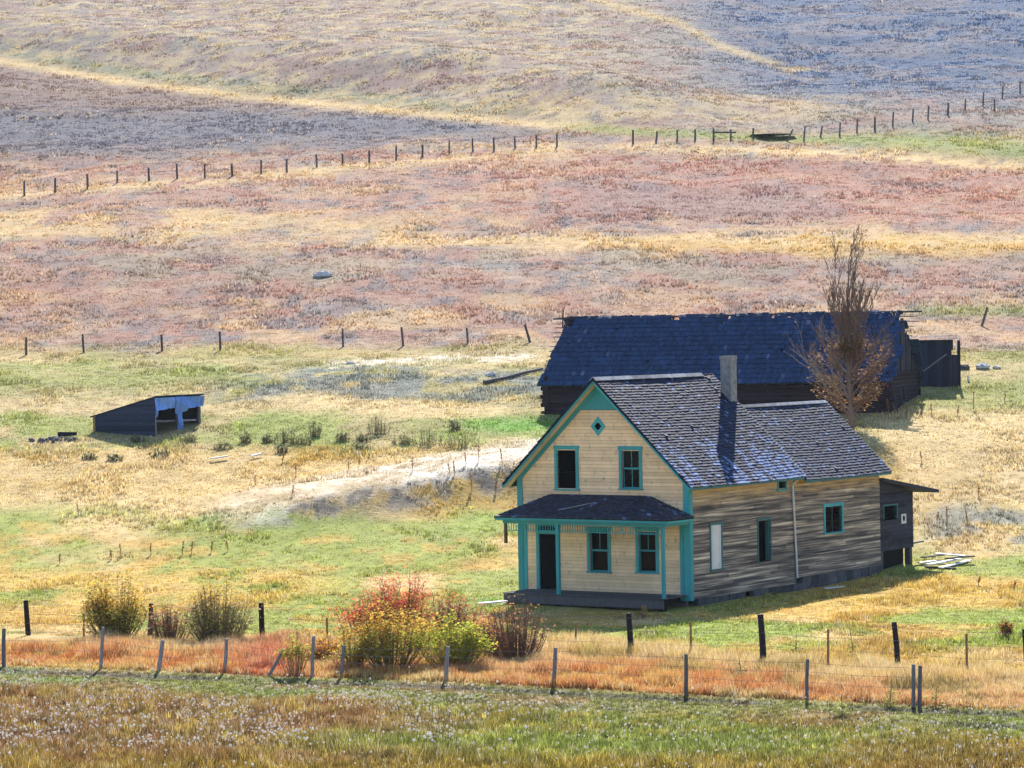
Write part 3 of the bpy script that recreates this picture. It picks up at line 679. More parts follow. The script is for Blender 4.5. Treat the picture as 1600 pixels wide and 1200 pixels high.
MB().box(PX0 + .06, PX1 - .1, -PD - .018, -PD + .018, zr_ - .03, zr_).build('spindle_rail', M['teal'], house)
while x < PX1 - .15:
    if sp0 is None: sp0 = MB().box(-.012, .012, -.012, .012, zr_ + .001, zbm0 - .001).build('spindle', M['teal'], house); sp0.location = (x, -PD, 0)
    else:
        c_ = sp0.copy(); COL.objects.link(c_); c_.location = (x, -PD, 0)
    x += .115
# hipped porch roof
eo = .3
xa, xb, yb_ = PX0 - eo - .05, PX1 + eo + .05, -PD - eo
ta, tb = front_pt(870, 773)[0] - .2, front_pt(1004, 773)[0] + .25
def plane_shingles(name, quad, rs, courses, parent, wsh):
    e0, e1, r1, r0 = [Vector(q) for q in quad]; n = (e1 - e0).cross(r0 - e0).normalized(); n = n if n.z > 0 else -n
    dk = MB().hexa([e0 - n * .08, e1 - n * .08, r1 - n * .08, r0 - n * .08, e0 - n * .03, e1 - n * .03, r1 - n * .03, r0 - n * .03]); rf = dk.build(name, M['inner'], parent)
    sh = MB()
    for k in range(courses):
        s0 = k / courses; s1 = min(1, (k + 1.7) / courses)
        L0 = e0.lerp(r0, s0); L1_ = e1.lerp(r1, s0); U0_ = e0.lerp(r0, s1); U1_ = e1.lerp(r1, s1); wl = (L1_ - L0).length; q = 0
        while q < wl:
            wd = rs.uniform(*wsh); a = q / wl; b = min(1, (q + wd - .008) / wl)
            if rs.random() > .02 and b > a:
                o1 = rs.uniform(.01, .03); k_ = rs.uniform(.5, 1.3); cl = PALE if rs.random() < .03 else (.035, .042, .075)
                p = [L0.lerp(L1_, a), L0.lerp(L1_, b), U0_.lerp(U1_, b), U0_.lerp(U1_, a)]
                sh.hexa([p[0] - n * .028, p[1] - n * .028, p[2] - n * .028, p[3] - n * .028, p[0] + n * o1, p[1] + n * o1, p[2] - n * .02, p[3] - n * .02], tuple(c * k_ for c in cl))
            q += wd
    sh.build('shingles', M['shingle'], rf, 'stuff')
zsag = zre
plane_shingles('porch_roof', [(xa, yb_, zre + .0), (xb, yb_, zre + .02), (tb, -.03, ztop), (ta, -.03, ztop)], random.Random(2), 12, house, (.1, .2))
plane_shingles('porch_roof', [(xa, -.03, zre), (xa, yb_, zre), (ta, -.03, ztop), (ta - .01, -.03, ztop)], random.Random(3), 12, house, (.1, .2))
plane_shingles('porch_roof', [(xb, yb_, zre + .02), (xb, -.03, zre + .02), (tb + .01, -.03, ztop), (tb, -.03, ztop)], random.Random(4), 12, house, (.1, .2))
MB().box(xa + .03, xb - .03, yb_ + .02, yb_ + .05, zre - .14, zre - .045).build('fascia', M['teal'], house)
MB().box(xb - .06, xb - .03, yb_ + .052, -.035, zre - .14, zre - .045).build('fascia', M['teal'], house)
MB().box(xa + .03, xa + .06, yb_ + .052, -.035, zre - .14, zre - .045).build('fascia', M['teal'], house)
MB().box(xa + .065, xb - .065, yb_ + .055, -.04, zre - .075, zre - .06).build('porch_ceiling', M['dteal'], house)
MB().bar((2.9, -1.5, zre + .26), (4.2, -.9, zre + .55), .06, .02).build('loose_lath', M['ridge'], house)

# ------------------------------------------------------------------ barn
PHI = math.radians(21)
bl = ground_at(856, 661); BL, BD = 19.45, 6.4
BX = np.array([math.cos(PHI), -math.sin(PHI), 0]); BY = np.array([math.sin(PHI), math.cos(PHI), 0])
BO = at_depth(856, 661, 171.0); bz = BO[2]
barn = thing('log_barn', 'long dark log barn with sagging shake roof behind the farmhouse', 'barn', BO, -PHI)
EH = 2.5; RH = 5.8; rsb = random.Random(21)
LOGN = 11
for k in range(-4, LOGN):
    z = k * EH / LOGN + .1; r = .122
    if k >= 0 or True:
        MB().tube([(-.25 + rsb.uniform(-.15, .1), 0, z), (BL / 2, rsb.uniform(-.03, .03), z + rsb.uniform(-.02, .02)), (BL + rsb.uniform(-.1, .2), 0, z)], [r, r * .95, r], 7).build('log', M['log'], barn)
        for x in (0, BL): MB().tube([(x, -.25 + rsb.uniform(-.1, .1), z + .11), (x, BD + .2, z + .11)], [r, r], 7).build('log', M['log'], barn)
        MB().tube([(-.2, BD, z), (BL + .2, BD, z)], [r, r], 6).build('log', M['log'], barn)
# gable boards
for x in (0.0, BL):
    k = 0; y = .2
    while y < BD - .2:
        zt = EH + (RH - EH) * (1 - abs(y + .12 - BD / 2) / (BD / 2)) - .2
        if zt - EH > .15 and not (x > 0 and rsb.random() < .08): MB().box(x - .03, x + .03, y, y + .23, EH + .12, zt).build('gable_board', M['shedwood'], barn)
        y += .25
SB = (RH - EH) / (BD / 2)
def barn_roof(front):
    oh = .45; ye = -oh if front else BD + oh; yr = BD / 2; ze = EH + .12 - SB * oh; zr = RH + .12
    E = Vector((0, ye, ze)); R = Vector((0, yr, zr)); d = (R - E); Ls = d.length; d.normalize(); n = Vector((0, -d.z, d.y)) if front else Vector((0, d.z, -d.y))
    if n.z < 0: n = -n
    P = lambda s_, x_, o_: E + d * s_ + Vector((x_, 0, 0)) + n * o_
    x = .1
    while x < BL + .35:
        MB().tube([P(-.05, x, -.2), P(Ls, x, -.2)], [.06, .05], 6).build('rafter', M['shedwood'], barn); x += 1.05
    nl = 15
    for k in range(nl):
        s_ = .06 + k * (Ls - .1) / (nl - 1); 
        MB().bar(P(s_, -.40 + (rsb.uniform(-.3, .2) if k > nl - 4 else 0), -.10), P(s_, BL + .25 + (rsb.uniform(.0, .75) if k > nl - 5 else 0), -.10), .10, .04).build('lath', M['shedwood'], barn)
    sh = MB(); course = .36; s_ = -.06; row = 0; rr = random.Random(33 + front)
    while s_ < Ls - .05:
        f_ = s_ / Ls; xl = -.45 + (rr.uniform(-.08, .12) + .75 * f_ * front + (.35 if f_ > .8 else 0) + (.25 if f_ > .93 else 0)); xrr = BL + .3 + rr.uniform(-.35, .2) - (.5 if f_ > .6 else 0) * rr.random()
        x = xl; rowc = rr.uniform(.9, 1.1)
        while x < xrr:
            wd = rr.uniform(.11, .24); gap = rr.random() < .006
            if f_ > .88:
                for gc_, gw_, pr in ((6.55, .22, .97), (9.6, .22, .8), (10.1, .15, .8), (12.2, .25, .7), (13.2, .2, .6), (15.4, .2, .6)):
                    if abs(x + wd / 2 - gc_) < gw_ and rr.random() < pr: gap = True
                if x > BL - .9 and rr.random() < .5: gap = True
                if rr.random() < .012: gap = True
            if x > BL - 1.2 and rr.random() < .12: gap = True
            if not front and f_ > .80: gap = gap or rr.random() < .35
            if not gap:
                L = min(course * 1.7, Ls - s_ + rr.uniform(.0, .1)); o1 = .02 + rr.uniform(0, .03); ds = rr.uniform(-.035, .035); k_ = rr.uniform(.65, 1.25) * rowc
                cl = (.07, .13, .26) if rr.random() < .012 else (.010, .046, .135)
                sh.hexa([P(s_ + ds, x, -.07), P(s_ + ds, x + wd - .008, -.07), P(s_ + L, x + wd - .008, -.07), P(s_ + L, x, -.07), P(s_ + ds, x, o1), P(s_ + ds, x + wd - .008, o1), P(s_ + L, x + wd - .008, -.055), P(s_ + L, x, -.055)], tuple(c * k_ for c in cl))
            x += wd
        s_ += course; row += 1
    sh.build('shakes', M['shake'], barn, 'stuff')
barn_roof(True); barn_roof(False)
MB().tube([(-.75, BD / 2, RH - .0), (BL + 1.1, BD / 2, RH + .02)], [.05, .05], 6).build('ridge_pole', M['shedwood'], barn)
MB().bar((-.15, BD / 2 - .1, RH - .5), (-.1, BD / 2 - .1, RH + .55), .06, .06, None, (0, 1, 0)).build('broken_rafter', M['shedwood'], barn)
for k in range(5):   # collapsed boards leaning on the right end
    a = rsb.uniform(.2, 3.5); MB().bar((BL + .35 + rsb.uniform(0, .5), a, -.7), (BL + .12, a + rsb.uniform(-.5, .5), 1.0 + rsb.uniform(-.3, .8)), .18, .04, None, (1, 0, 0)).build('leaning_board', M['shedwood'], barn)
MB().box(.3, BL - .3, BD / 2 - .04, BD / 2 + .04, -.8, 2.3).build('inner_partition', M['shedwood'], barn)

# annex shed by the barn
_ga = ground_at(1460, 604); ao = at_depth(1418, 603, _ga[1]); print('annex', _ga, ao)
annex = thing('board_shed', 'low dark vertical board shed standing at the far end of the log barn', 'shed', ao, -math.radians(8))
AW, AH, AD = 80 * _ga[1] / F, 69 * _ga[1] / F, 3.2; x = 0; k = 0
while x < AW - .05:
    gap = AW - .42 < x < AW - .2
    zt = AH + rsb.uniform(-.05, .04)
    if not gap: MB().box(x, x + .163, -.02, .02, -.3 + rsb.uniform(-.05, .05), zt).build('wall_board', M['annexwood'], annex)
    else: MB().box(x, x + .163, -.02, .02, -.3, zt - .75).build('wall_board', M['annexwood'], annex)
    x += .165
for xx in (0.02, AW - .06):
    y = .04
    while y < AD:
        if not (xx > 1 and rsb.random() < .05): MB().box(xx - .02, xx + .02, y, y + .16, -.3, AH - .05 - .6 * y / AD).build('wall_board', M['annexwood'], annex)
        y += .17
for k in range(9):
    x0 = -.25 + k * (AW + .3) / 9
    if k == 8: continue
    MB().hexa([(x0, -.25, AH + .03), (x0 + .35, -.25, AH + .03), (x0 + .35, AD, AH - .55), (x0, AD, AH - .55), (x0, -.25, AH + .08), (x0 + .35, -.25, AH + .08), (x0 + .35, AD, AH - .50), (x0, AD, AH - .50)]).build('roof_board', M['annexwood'], annex)
MB().bar((-.1, -.05, .1), (2.2, -.05, 1.75), .07, .03, None, (0, 1, 0)).build('brace', M['grey_post'], annex)

MB().box(.05, AW - .5, .03, .06, -.3, AH - .12).build('dark_lining', M['inner'], annex)

# ------------------------------------------------------------------ open shed on the left
so_c = ground_at(243, 682); so_c = at_depth(243, 680, so_c[1])
AL = math.radians(30)
shed = thing('open_shed', 'small mono-pitch board shed with crumpled sky-tinted metal over two openings', 'shed', so_c, 0)
S1 = np.array([-math.cos(AL), math.sin(AL), 0]); S2 = np.array([math.sin(AL), math.cos(AL), 0]); S3 = np.array([0, 0, 1.0])
def SP(a, b, z): return tuple(S1 * a + S2 * b + S3 * z)
SLEN, SDEP, SH0, SH1 = 4.15, 4.2, 2.02, 1.0
roofz = lambda a: SH0 + (SH1 - SH0) * a / SLEN
z = -.3
while z < SH0 - .05:          # side wall boards, trimmed by the roof slope
    zt = z + .165; amax0 = min(SLEN, (SH0 - z) / (SH0 - SH1) * SLEN); amax1 = max(.02, min(SLEN, (SH0 - zt) / (SH0 - SH1) * SLEN))
    o = rsb.uniform(0, .02)
    for b0_, b1_ in ((-.04 - o, 0.0), (SDEP - .04, SDEP)):
        MB().hexa([SP(0, b0_, z), SP(0, b1_, z), SP(amax0, b1_, z), SP(amax0, b0_, z), SP(0, b0_, min(zt - .002, SH0)), SP(0, b1_, min(zt - .002, SH0)), SP(amax1, b1_, min(zt - .002, SH0)), SP(amax1, b0_, min(zt - .002, SH0))]).build('wall_board', M['shedblue'], shed)
    if zt < SH1: MB().hexa([SP(SLEN, 0, z), SP(SLEN, SDEP, z), SP(SLEN - .04, SDEP, z), SP(SLEN - .04, 0, z), SP(SLEN, 0, zt - .002), SP(SLEN, SDEP, zt - .002), SP(SLEN - .04, SDEP, zt - .002), SP(SLEN - .04, 0, zt - .002)]).build('wall_board', M['shedblue'], shed)
    z = zt
MB().hexa([SP(SLEN + .03, -.06, -.3), SP(SLEN + .03, .08, -.3), SP(SLEN - .12, .08, -.3), SP(SLEN - .12, -.06, -.3), SP(SLEN + .03, -.06, SH1 + .02), SP(SLEN + .03, .08, SH1 + .02), SP(SLEN - .12, .08, SH1 + .05), SP(SLEN - .12, -.06, SH1 + .05)]).build('corner_post', M['stake'], shed)
for k in range(10):
    b = -.12 + k * (SDEP + .24) / 10; b2 = b + (SDEP + .24) / 10 - .01
    MB().hexa([SP(-.2, b, roofz(-.2) + .02), SP(-.2, b2, roofz(-.2) + .02), SP(SLEN + .2, b2, roofz(SLEN + .2) + .02), SP(SLEN + .2, b, roofz(SLEN + .2) + .02), SP(-.2, b, roofz(-.2) + .07), SP(-.2, b2, roofz(-.2) + .07), SP(SLEN + .2, b2, roofz(SLEN + .2) + .07), SP(SLEN + .2, b, roofz(SLEN + .2) + .07)]).build('roof_board', M['shedblue'], shed)
MB().hexa([SP(.3, .03, -.2), SP(.3, SDEP - .06, -.2), SP(SLEN - .1, SDEP - .06, -.2), SP(SLEN - .1, .03, -.2), SP(.3, .03, -.1), SP(.3, SDEP - .06, -.1), SP(SLEN - .1, SDEP - .06, -.1), SP(SLEN - .1, .03, -.1)]).build('floor', M['inner'], shed)
for b0_ in (SDEP - .075, ):
    MB().prism([SP(.2, b0_, -.2), SP(SLEN - .06, b0_, -.2), SP(SLEN - .06, b0_, SH1 - .02), SP(.2, b0_, roofz(.2) - .03)], [SP(.2, b0_ + .03, -.2), SP(SLEN - .06, b0_ + .03, -.2), SP(SLEN - .06, b0_ + .03, SH1 - .02), SP(.2, b0_ + .03, roofz(.2) - .03)]).build('dark_lining', M['inner'], shed)  # black panel added to keep sun from leaking through the board gaps
MB().hexa([SP(SLEN - .09, .03, -.2), SP(SLEN - .09, SDEP - .08, -.2), SP(SLEN - .05, SDEP - .08, -.2), SP(SLEN - .05, .03, -.2), SP(SLEN - .09, .03, SH1 - .01), SP(SLEN - .09, SDEP - .08, SH1 - .01), SP(SLEN - .05, SDEP - .08, SH1 - .01), SP(SLEN - .05, .03, SH1 - .01)]).build('dark_lining', M['inner'], shed)  # second added black panel, keeps the shed interior dark
for b in (.05, 2.1, SDEP - .08):
    MB().tube([SP(.06, b, -.3), SP(.08, b, SH0 - .02)], [.09, .08], 7).build('post', M['grey_post'], shed)
def sheet(pts_b0, pts_b1, ztop, zb0, zb1, off):
    mb = MB(); N = 14; K = 4
    vs = {}
    for i in range(N + 1):
        b = pts_b0 + (pts_b1 - pts_b0) * i / N; zb = zb0 + (zb1 - zb0) * i / N + rsb.uniform(-.03, .03)
        for j in range(K + 1):
            z_ = zb + (ztop - zb) * j / K; a = -.10 - off + .03 * math.sin(b * 19) - .05 * math.sin(z_ * 6 + b * 2)
            for t_ in (0, .012): vs[i, j, t_] = SP(a - t_, b, z_)
    for i in range(N):
        for j in range(K):
            mb.hexa([vs[i, j, 0], vs[i + 1, j, 0], vs[i + 1, j, .012], vs[i, j, .012], vs[i, j + 1, 0], vs[i + 1, j + 1, 0], vs[i + 1, j + 1, .012], vs[i, j + 1, .012]])
    return mb.build('metal_sheet', M['zinc'], shed)
sheet(-.15, 1.7, SH0 + .0, 1.30, 1.45, .04); sheet(1.6, 2.75, SH0 + .01, 1.05, 1.25, .075); sheet(2.6, SDEP + .1, SH0, 1.38, 1.45, .05)
sheet(1.85, 2.35, 1.2, .12, .15, .03); sheet(-.14, .10, 1.32, .95, 1.0, .02)
MB().bar(SP(0.05, .1, .75), SP(.12, 2.0, .72), .1, .03, None, (1, 0, 0)).build('rail', M['grey_post'], shed)
MB().bar(SP(0.05, 2.2, .72), SP(.12, 3.9, .70), .1, .03, None, (1, 0, 0)).build('rail', M['grey_post'], shed)

# ------------------------------------------------------------------ fences
def fence(label, posts, r, mat, wires=(), name='wire_fence', extra=None, wire_r=.005):
    pts = []
    for (ub, vb_, ut, vt) in posts:
        g = ground_at(ub, vb_); top = at_depth(ut, vt, g[1]); pts.append((g, top))
    root = thing(name, label, 'fence', pts[0][0])
    o0 = np.array(root.location)
    for (g, top) in pts:
        d = top - g; rr = r * random.uniform(.85, 1.15); n = 7
        mid = g + d * .5 + np.array([random.uniform(-.02, .02), 0, 0])
        MB().tube([g - d * .12 - o0, mid - o0, top - o0], [rr * 1.05, rr, rr * .92], n).build('post', M[mat], root)
    if extra:
        for (ub, vb_, ut, vt) in extra:
            g = ground_at(ub, vb_); top = at_depth(ut, vt, g[1])
            MB().tube([g - (top - g) * .12 - o0, top - o0], [.042, .036], 6).build('stake', M['stake'], root)
    sp = sorted(pts, key=lambda q: q[0][0])
    for fr_ in wires:
        line = []
        for (g, top), nx in zip(sp, sp[1:] + [None]):
            p = g + (top - g) * fr_ + np.array([0, -r, 0]); line.append(p - o0)
            if nx is not None:
                q = nx[0] + (nx[1] - nx[0]) * fr_ + np.array([0, -r, 0]); line.append((p + q) / 2 - np.array([0, 0, .04]) - o0)
        MB().tube(line, [wire_r] * len(line), 4).build('wire', M['wire'], root)
    return root
fence('wire fence of slim grey posts at the front edge of the rust-red grass', [(6, 1042, 6, 982), (157, 1046, 161, 980), (248, 1048, 254, 1000), (350, 1051, 354, 998), (420, 1056, 443, 1014), (488, 1058, 490, 994), (534, 1058, 537, 1008), (697, 1064, 700, 1010), (865, 1073, 868, 1012), (1072, 1088, 1072, 1022), (1261, 1095, 1262, 1030), (1427, 1105, 1427, 1038), (1437, 1106, 1438, 1040)], .062, 'grey_post', (.45, .70, .92))
fence('fence of thick dark posts and thin brown stakes behind the rust-red grass', [(44, 993, 40, 938), (234, 993, 236, 943), (410, 1002, 408, 942), (987, 1030, 982, 958), (1193, 1035, 1188, 960), (1403, 1047, 1397, 972), (1606, 1058, 1601, 983)], .095, 'dark_post', (.35, .62, .9), extra=[(131, 996, 131, 960), (511, 1002, 511, 965), (899, 1018, 900, 973), (1080, 1034, 1079, 972), (1294, 1048, 1294, 983), (1511, 1056, 1510, 990)])
fence('sparse wire fence of thin dark posts between the open shed and the log barn roof', [(41, 555, 41, 527), (131, 551, 129, 522), (253, 549, 252, 523), (344, 548, 343, 518), (536, 542, 535, 513), (630, 541, 627, 511), (731, 537, 729, 512), (828, 535, 820, 507)], .075, 'far_post', (.5, .85))
fence('long wire fence of evenly spaced posts below the purple grey slope', [(38, 307, 38, 283), (86, 302, 86, 278), (137, 296, 136, 272), (183, 286, 183, 267), (233, 283, 232, 262), (277, 279, 276, 256), (320, 279, 320, 256), (363, 276, 362, 256), (408, 274, 408, 250), (448, 270, 448, 248), (495, 262, 494, 241), (535, 258, 535, 240), (577, 255, 577, 235), (619, 251, 619, 228), (660, 246, 660, 226), (702, 242, 702, 220), (739, 238, 738, 216), (772, 237, 771, 215), (805, 233, 804, 213), (838, 232, 838, 211), (870, 230, 870, 209)], .10, 'far_post', (.6, .9))
ff = fence('long wire fence that passes the small pond and climbs the hill', [(989, 226, 989, 203), (1025, 224, 1027, 205), (1058, 222, 1058, 203), (1086, 220, 1086, 202), (1115, 221, 1115, 201), (1142, 219, 1142, 202), (1177, 217, 1177, 200), (1230, 222, 1239, 202), (1256, 221, 1258, 197), (1282, 215, 1285, 197), (1312, 214, 1313, 191), (1339, 208, 1340, 187), (1367, 204, 1367, 183), (1395, 198, 1396, 175), (1426, 190, 1427, 170), (1450, 187, 1451, 165), (1481, 180, 1482, 161), (1508, 174, 1509, 155), (1536, 166, 1537, 144), (1566, 154, 1567, 134), (1594, 147, 1594, 128)], .10, 'far_post', (.6, .9))
g0 = ground_at(1115, 215); g1 = ground_at(1150, 215)
MB().tube([g0 + np.array([0, -.2, .5]) - np.array(ff.location), g1 + np.array([0, -.2, .5]) - np.array(ff.location)], [.09, .08], 6).build('rail', M['far_post'], ff)
def single_post(label, ub, vb_, ut, vt, r, mat, cat='post', name='fence_post'):
    g = ground_at(ub, vb_); top = at_depth(ut, vt, g[1]); d = top - g
    o = MB().tube([-d * .15, d * .5, d], [r * 1.05, r, r * .93], 8).build(name, M[mat]); o.location = g; tag(o, label, cat); return o
single_post('lone dark post leaning right on the slope above the board shed', 1534, 510, 1543, 480, .085, 'far_post')
single_post('short white marker post on the grass near the board shed', 1513, 596, 1513, 587, .06, 'white')
single_post('lone thin post beside the climbing hill fence, set lower than it', 1554, 176, 1554, 155, .09, 'far_post')

# ------------------------------------------------------------------ small things on the ground
gp = ground_at(1205, 216)
pond = MB(); N = 18
pond.poly([(2.6 * math.cos(2 * math.pi * k / N) * (1 + .15 * math.sin(3 * k)), 2.2 * math.sin(2 * math.pi * k / N), 0) for k in range(N)])
po = pond.build('pond', M['water'], None, 'structure'); po.location = gp + np.array([0, 0, .35]); tag(po, 'small dark pond beside the hill fence', 'pond')
def plank(label, u0, v0, u1, v1, wd, th, mat, group=None, lift=.03, name='plank'):
    a = ground_at(u0, v0); b = ground_at(u1, v1); c = (a + b) / 2; e = np.array([0, 0, lift + th / 2])
    o = MB().bar(a - c + e, b - c + e, wd, th).build(name, M[mat]); o.location = c; return tag(o, label, 'plank', group)
pk = 0
for (u0, v0, u1, v1, mt, lf) in ((1436, 884, 1470, 880, 'white', .10), (1450, 889, 1500, 880, 'white', .16), (1470, 890, 1515, 878, 'white', .05), (1440, 880, 1490, 874, 'deck', .22), (1478, 884, 1522, 880, 'deck', .28), (1462, 878, 1508, 882, 'white', .34), (1446, 887, 1492, 890, 'deck', .02)):
    plank({'white': 'bleached white board in the lumber heap behind the farmhouse lean-to', 'deck': 'dark board in the lumber heap behind the farmhouse lean-to'}[mt], u0, v0, u1, v1, .24, .05, mt, {'white': 'white boards of the lumber heap', 'deck': 'dark boards of the lumber heap'}[mt], lf)
plank('white plank lying on bright grass beside the porch deck', 748, 949, 792, 945, .3, .05, 'white', lift=.12)
plank('thin white lath lying at the edge of the house shadow', 1288, 925, 1318, 922, .12, .04, 'white', lift=.12)
plank('long bleached plank lying in the gold grass below the sage bushes', 330, 722, 356, 718, .2, .06, 'white', lift=.15)
plank('short bleached plank near the sage bushes', 393, 718, 408, 714, .18, .06, 'white', lift=.15)
def fallen(label, u0, v0, u1, v1, r, mat, name, cat):
    a = ground_at(u0, v0); b = ground_at(u1, v1); c = (a + b) / 2; e = np.array([0, 0, r])
    pts = []
    for k in range(7):
        p = a + (b - a) * k / 6; p[2] = on_ground(p[0], p[1]); pts.append(p - c + e)
    o = MB().tube(pts, [r * (1 - .05 * k) for k in range(7)], 7).build(name, M[mat]); o.location = c; return tag(o, label, cat)
fallen('long grey fallen pole running down from the log barn corner', 757, 601, 847, 580, .13, 'far_post', 'fallen_pole', 'pole')
fallen('dark log lying on the grey heap beside the open shed', 90, 683, 120, 682, .14, 'dark_post', 'fallen_log', 'log')
def rock(label, u, v, s, mat='rock', group=None, flat=.5, cat='rock', name='rock'):
    g = ground_at(u, v); mb = MB(); n, mrow = 9, 5; rr = random.Random(int(u * 7 + v))
    vs = []
    for j in range(mrow + 1):
        for k in range(n):
            th = math.pi * j / mrow; ph = 2 * math.pi * k / n; q = s * (1 + rr.uniform(-.18, .18))
            vs.append((q * math.sin(th) * math.cos(ph), q * .8 * math.sin(th) * math.sin(ph), q * flat * math.cos(th)))
    mb.v = vs; mb.c = [(1, 1, 1)] * len(vs)
    for j in range(mrow):
        for k in range(n): mb.f.append((j * n + k, (j + 1) * n + k, (j + 1) * n + (k + 1) % n, j * n + (k + 1) % n))
    o = mb.build(name, M[mat]); o.location = g + np.array([0, 0, s * flat * .45]); return tag(o, label, cat, group)
rock('bright white boulder in the grass left of the log barn', 767, 588, .36)
rock('large pale boulder of the row right of the board shed', 1536, 576, .45)
rock('dark low boulder next to the board shed wall', 1507, 577, .38, 'stone')
rock('small pale rock at the end of the boulder row', 1557, 576, .25)
rock('pale flat outcrop on the hillside above the thin post fence', 505, 433, .8, flat=.35)
rock('small white stone uphill of the open shed', 124, 606, .16)
rock('small white stone on the pale streak above the fallen pole', 548, 569, .3, flat=.35)
gh = ground_at(85, 687)
hp = MB()
for k in range(60):
    a = random.uniform(0, 6.28); r_ = random.uniform(0, 1) ** .5; s_ = random.uniform(.06, .16); x, y = 1.3 * r_ * math.cos(a), .9 * r_ * math.sin(a); z = .10 * (1 - r_) - .05
    hp.hexa([(x - s_, y - s_, z - .1), (x + s_, y - s_ * .8, z - .1), (x + s_ * .9, y + s_, z - .1), (x - s_, y + s_ * .9, z - .1), (x - s_ * .6, y - s_ * .6, z + s_), (x + s_ * .6, y - s_ * .5, z + s_ * .8), (x + s_ * .6, y + s_ * .6, z + s_), (x - s_ * .5, y + s_ * .6, z + s_ * .9)])
ho = hp.build('rubble_heap', M['stone'], None, 'stuff'); ho.location = gh; tag(ho, 'low grey rubble heap beside the open shed', 'rubble')

# ------------------------------------------------------------------ shrubs and tree
def leaf_cloud(mb_v, mb_f, mb_c, pts, size, palette, rs):
    for p in pts:
        a = rs.uniform(0, 6.28); t_ = rs.uniform(-1.2, 1.2); d1 = Vector((math.cos(a), math.sin(a) * .9, rs.uniform(-.5, .7))).normalized(); d2 = d1.cross(Vector((math.sin(t_), .3, math.cos(t_)))).normalized()
        s = size * rs.uniform(.6, 1.35); c = palette(p, rs); k = rs.uniform(.7, 1.3); b = len(mb_v)
        q = Vector(p)
        mb_v += [tuple(q - d1 * s), tuple(q + d2 * s * .55), tuple(q + d1 * s), tuple(q - d2 * s * .5)]; mb_f.append((b, b + 1, b + 2, b + 3)); mb_c += [tuple(x * k for x in c)] * 4
def shrub(name, label, u, v, wpx, hpx, pal, nst, nleaf, leaf, seed, group=None, bare=.25, spread=1.0, twmat='twig', cat='bush', dens=1.0, basew=.34):
    rs = random.Random(seed); g = ground_at(u, v); sc_ = g[1] / F; wd = wpx * sc_ * 1.12; ht = hpx * sc_ * 1.06
    root = thing(name, label, cat, g, 0, group); st = MB(); tips = []
    for k in range(nst):
        a = rs.uniform(0, 6.28); r_ = rs.uniform(.0, 1) ** .6 * wd / 2 * spread; hh = ht * (1 - .42 * (r_ / (wd / 2)) ** 2) * rs.uniform(.55, 1.08)
        tip = Vector((r_ * math.cos(a), r_ * math.sin(a) * .75, hh)); base = Vector((tip.x * basew + rs.uniform(-.05, .05), tip.y * basew, -.1))
        m1 = base.lerp(tip, .45) + Vector((tip.x * .12, tip.y * .12, ht * .03)); r0 = rs.uniform(.008, .016) * (1 + ht * .3)
        st.tube([base, m1, tip], [r0, r0 * .6, r0 * .25], 3, None, False)
        for q in range(4):
            f_ = rs.uniform(max(.08, bare * .8), .95); s0 = m1.lerp(tip, max(0, (f_ - .45) / .55)) if f_ > .45 else base.lerp(m1, f_ / .45)
            e = s0 + Vector((rs.uniform(-1, 1), rs.uniform(-.8, .8), rs.uniform(.4, 1.4))) * ht * .13; st.tube([s0, e], [r0 * .4, r0 * .2], 3, None, False); tips.append(e)
            tips.append(s0)
        tips.append(tip)
    st.build('stems', M[twmat], root)
    V_, F_, C_ = [], [], []; pts = []
    cl = [rs.choice(tips) for _ in range(max(6, nst))]
    for k in range(int(nleaf * dens)):
        b = rs.choice(cl) if rs.random() < .6 else rs.choice(tips); p = b + Vector((rs.gauss(0, 1), rs.gauss(0, 1), rs.gauss(0, 1))) * ht * .075
        if p.z > ht * bare * rs.uniform(.6, 1.3): pts.append(p)
    leaf_cloud(V_, F_, C_, pts, leaf, lambda p, r: pal(p.x / (wd / 2), p.z / ht, r), rs)
    if V_:
        lo = MB(); lo.v, lo.f, lo.c = V_, F_, C_; lo.build('foliage', M['leaf'], root)
    return root
YEL, ORG, RED, LGR, DGR, BRN, GRY = (.60, .39, .07), (.64, .26, .09), (.70, .17, .11), (.46, .44, .09), (.30, .31, .10), (.36, .18, .10), (.36, .27, .20)
def pal_a(x, z, r): return YEL if z > .5 and r.random() < .7 else (ORG if r.random() < .05 else (LGR if r.random() < .45 else DGR))
def pal_b(x, z, r): return YEL if z > .7 and r.random() < .6 else (DGR if r.random() < .5 else (LGR if r.random() < .3 else GRY))
def pal_red(x, z, r): return RED if r.random() < .72 else (ORG if r.random() < .6 else BRN)
def pal_org(x, z, r): return ORG if z > .75 and r.random() < .5 else (RED if r.random() < .15 else BRN)
def pal_yel(x, z, r): return (YEL if z > .6 else LGR) if r.random() < .7 else (ORG if r.random() < .3 else LGR)
def pal_lg(x, z, r): return (.40, .46, .06) if r.random() < .65 else (YEL if r.random() < .4 else DGR)
def pal_bare(x, z, r): return BRN if r.random() < .7 else (ORG if z > .8 else GRY)
def pal_sage(x, z, r): return (.17, .20, .12) if r.random() < .6 else (.30, .27, .14)
shrub('bush', 'rounded green bush with yellow top beside a brown stake', 180, 1004, 98, 100, pal_a, 90, 6000, .06, 1, bare=.15)
shrub('bush', 'low sparse grey twiggy bush between the two green-yellow bushes', 264, 1010, 70, 64, pal_bare, 80, 1600, .05, 2, bare=.3)
shrub('bush', 'wide airy dark olive bush with yellow tips before a thick dark post', 340, 1012, 105, 98, pal_b, 120, 5000, .055, 3, bare=.12)
shrub('bush', 'small green shrub standing on the grey post fence line', 462, 1056, 46, 64, pal_lg, 26, 900, .05, 4, bare=.4)
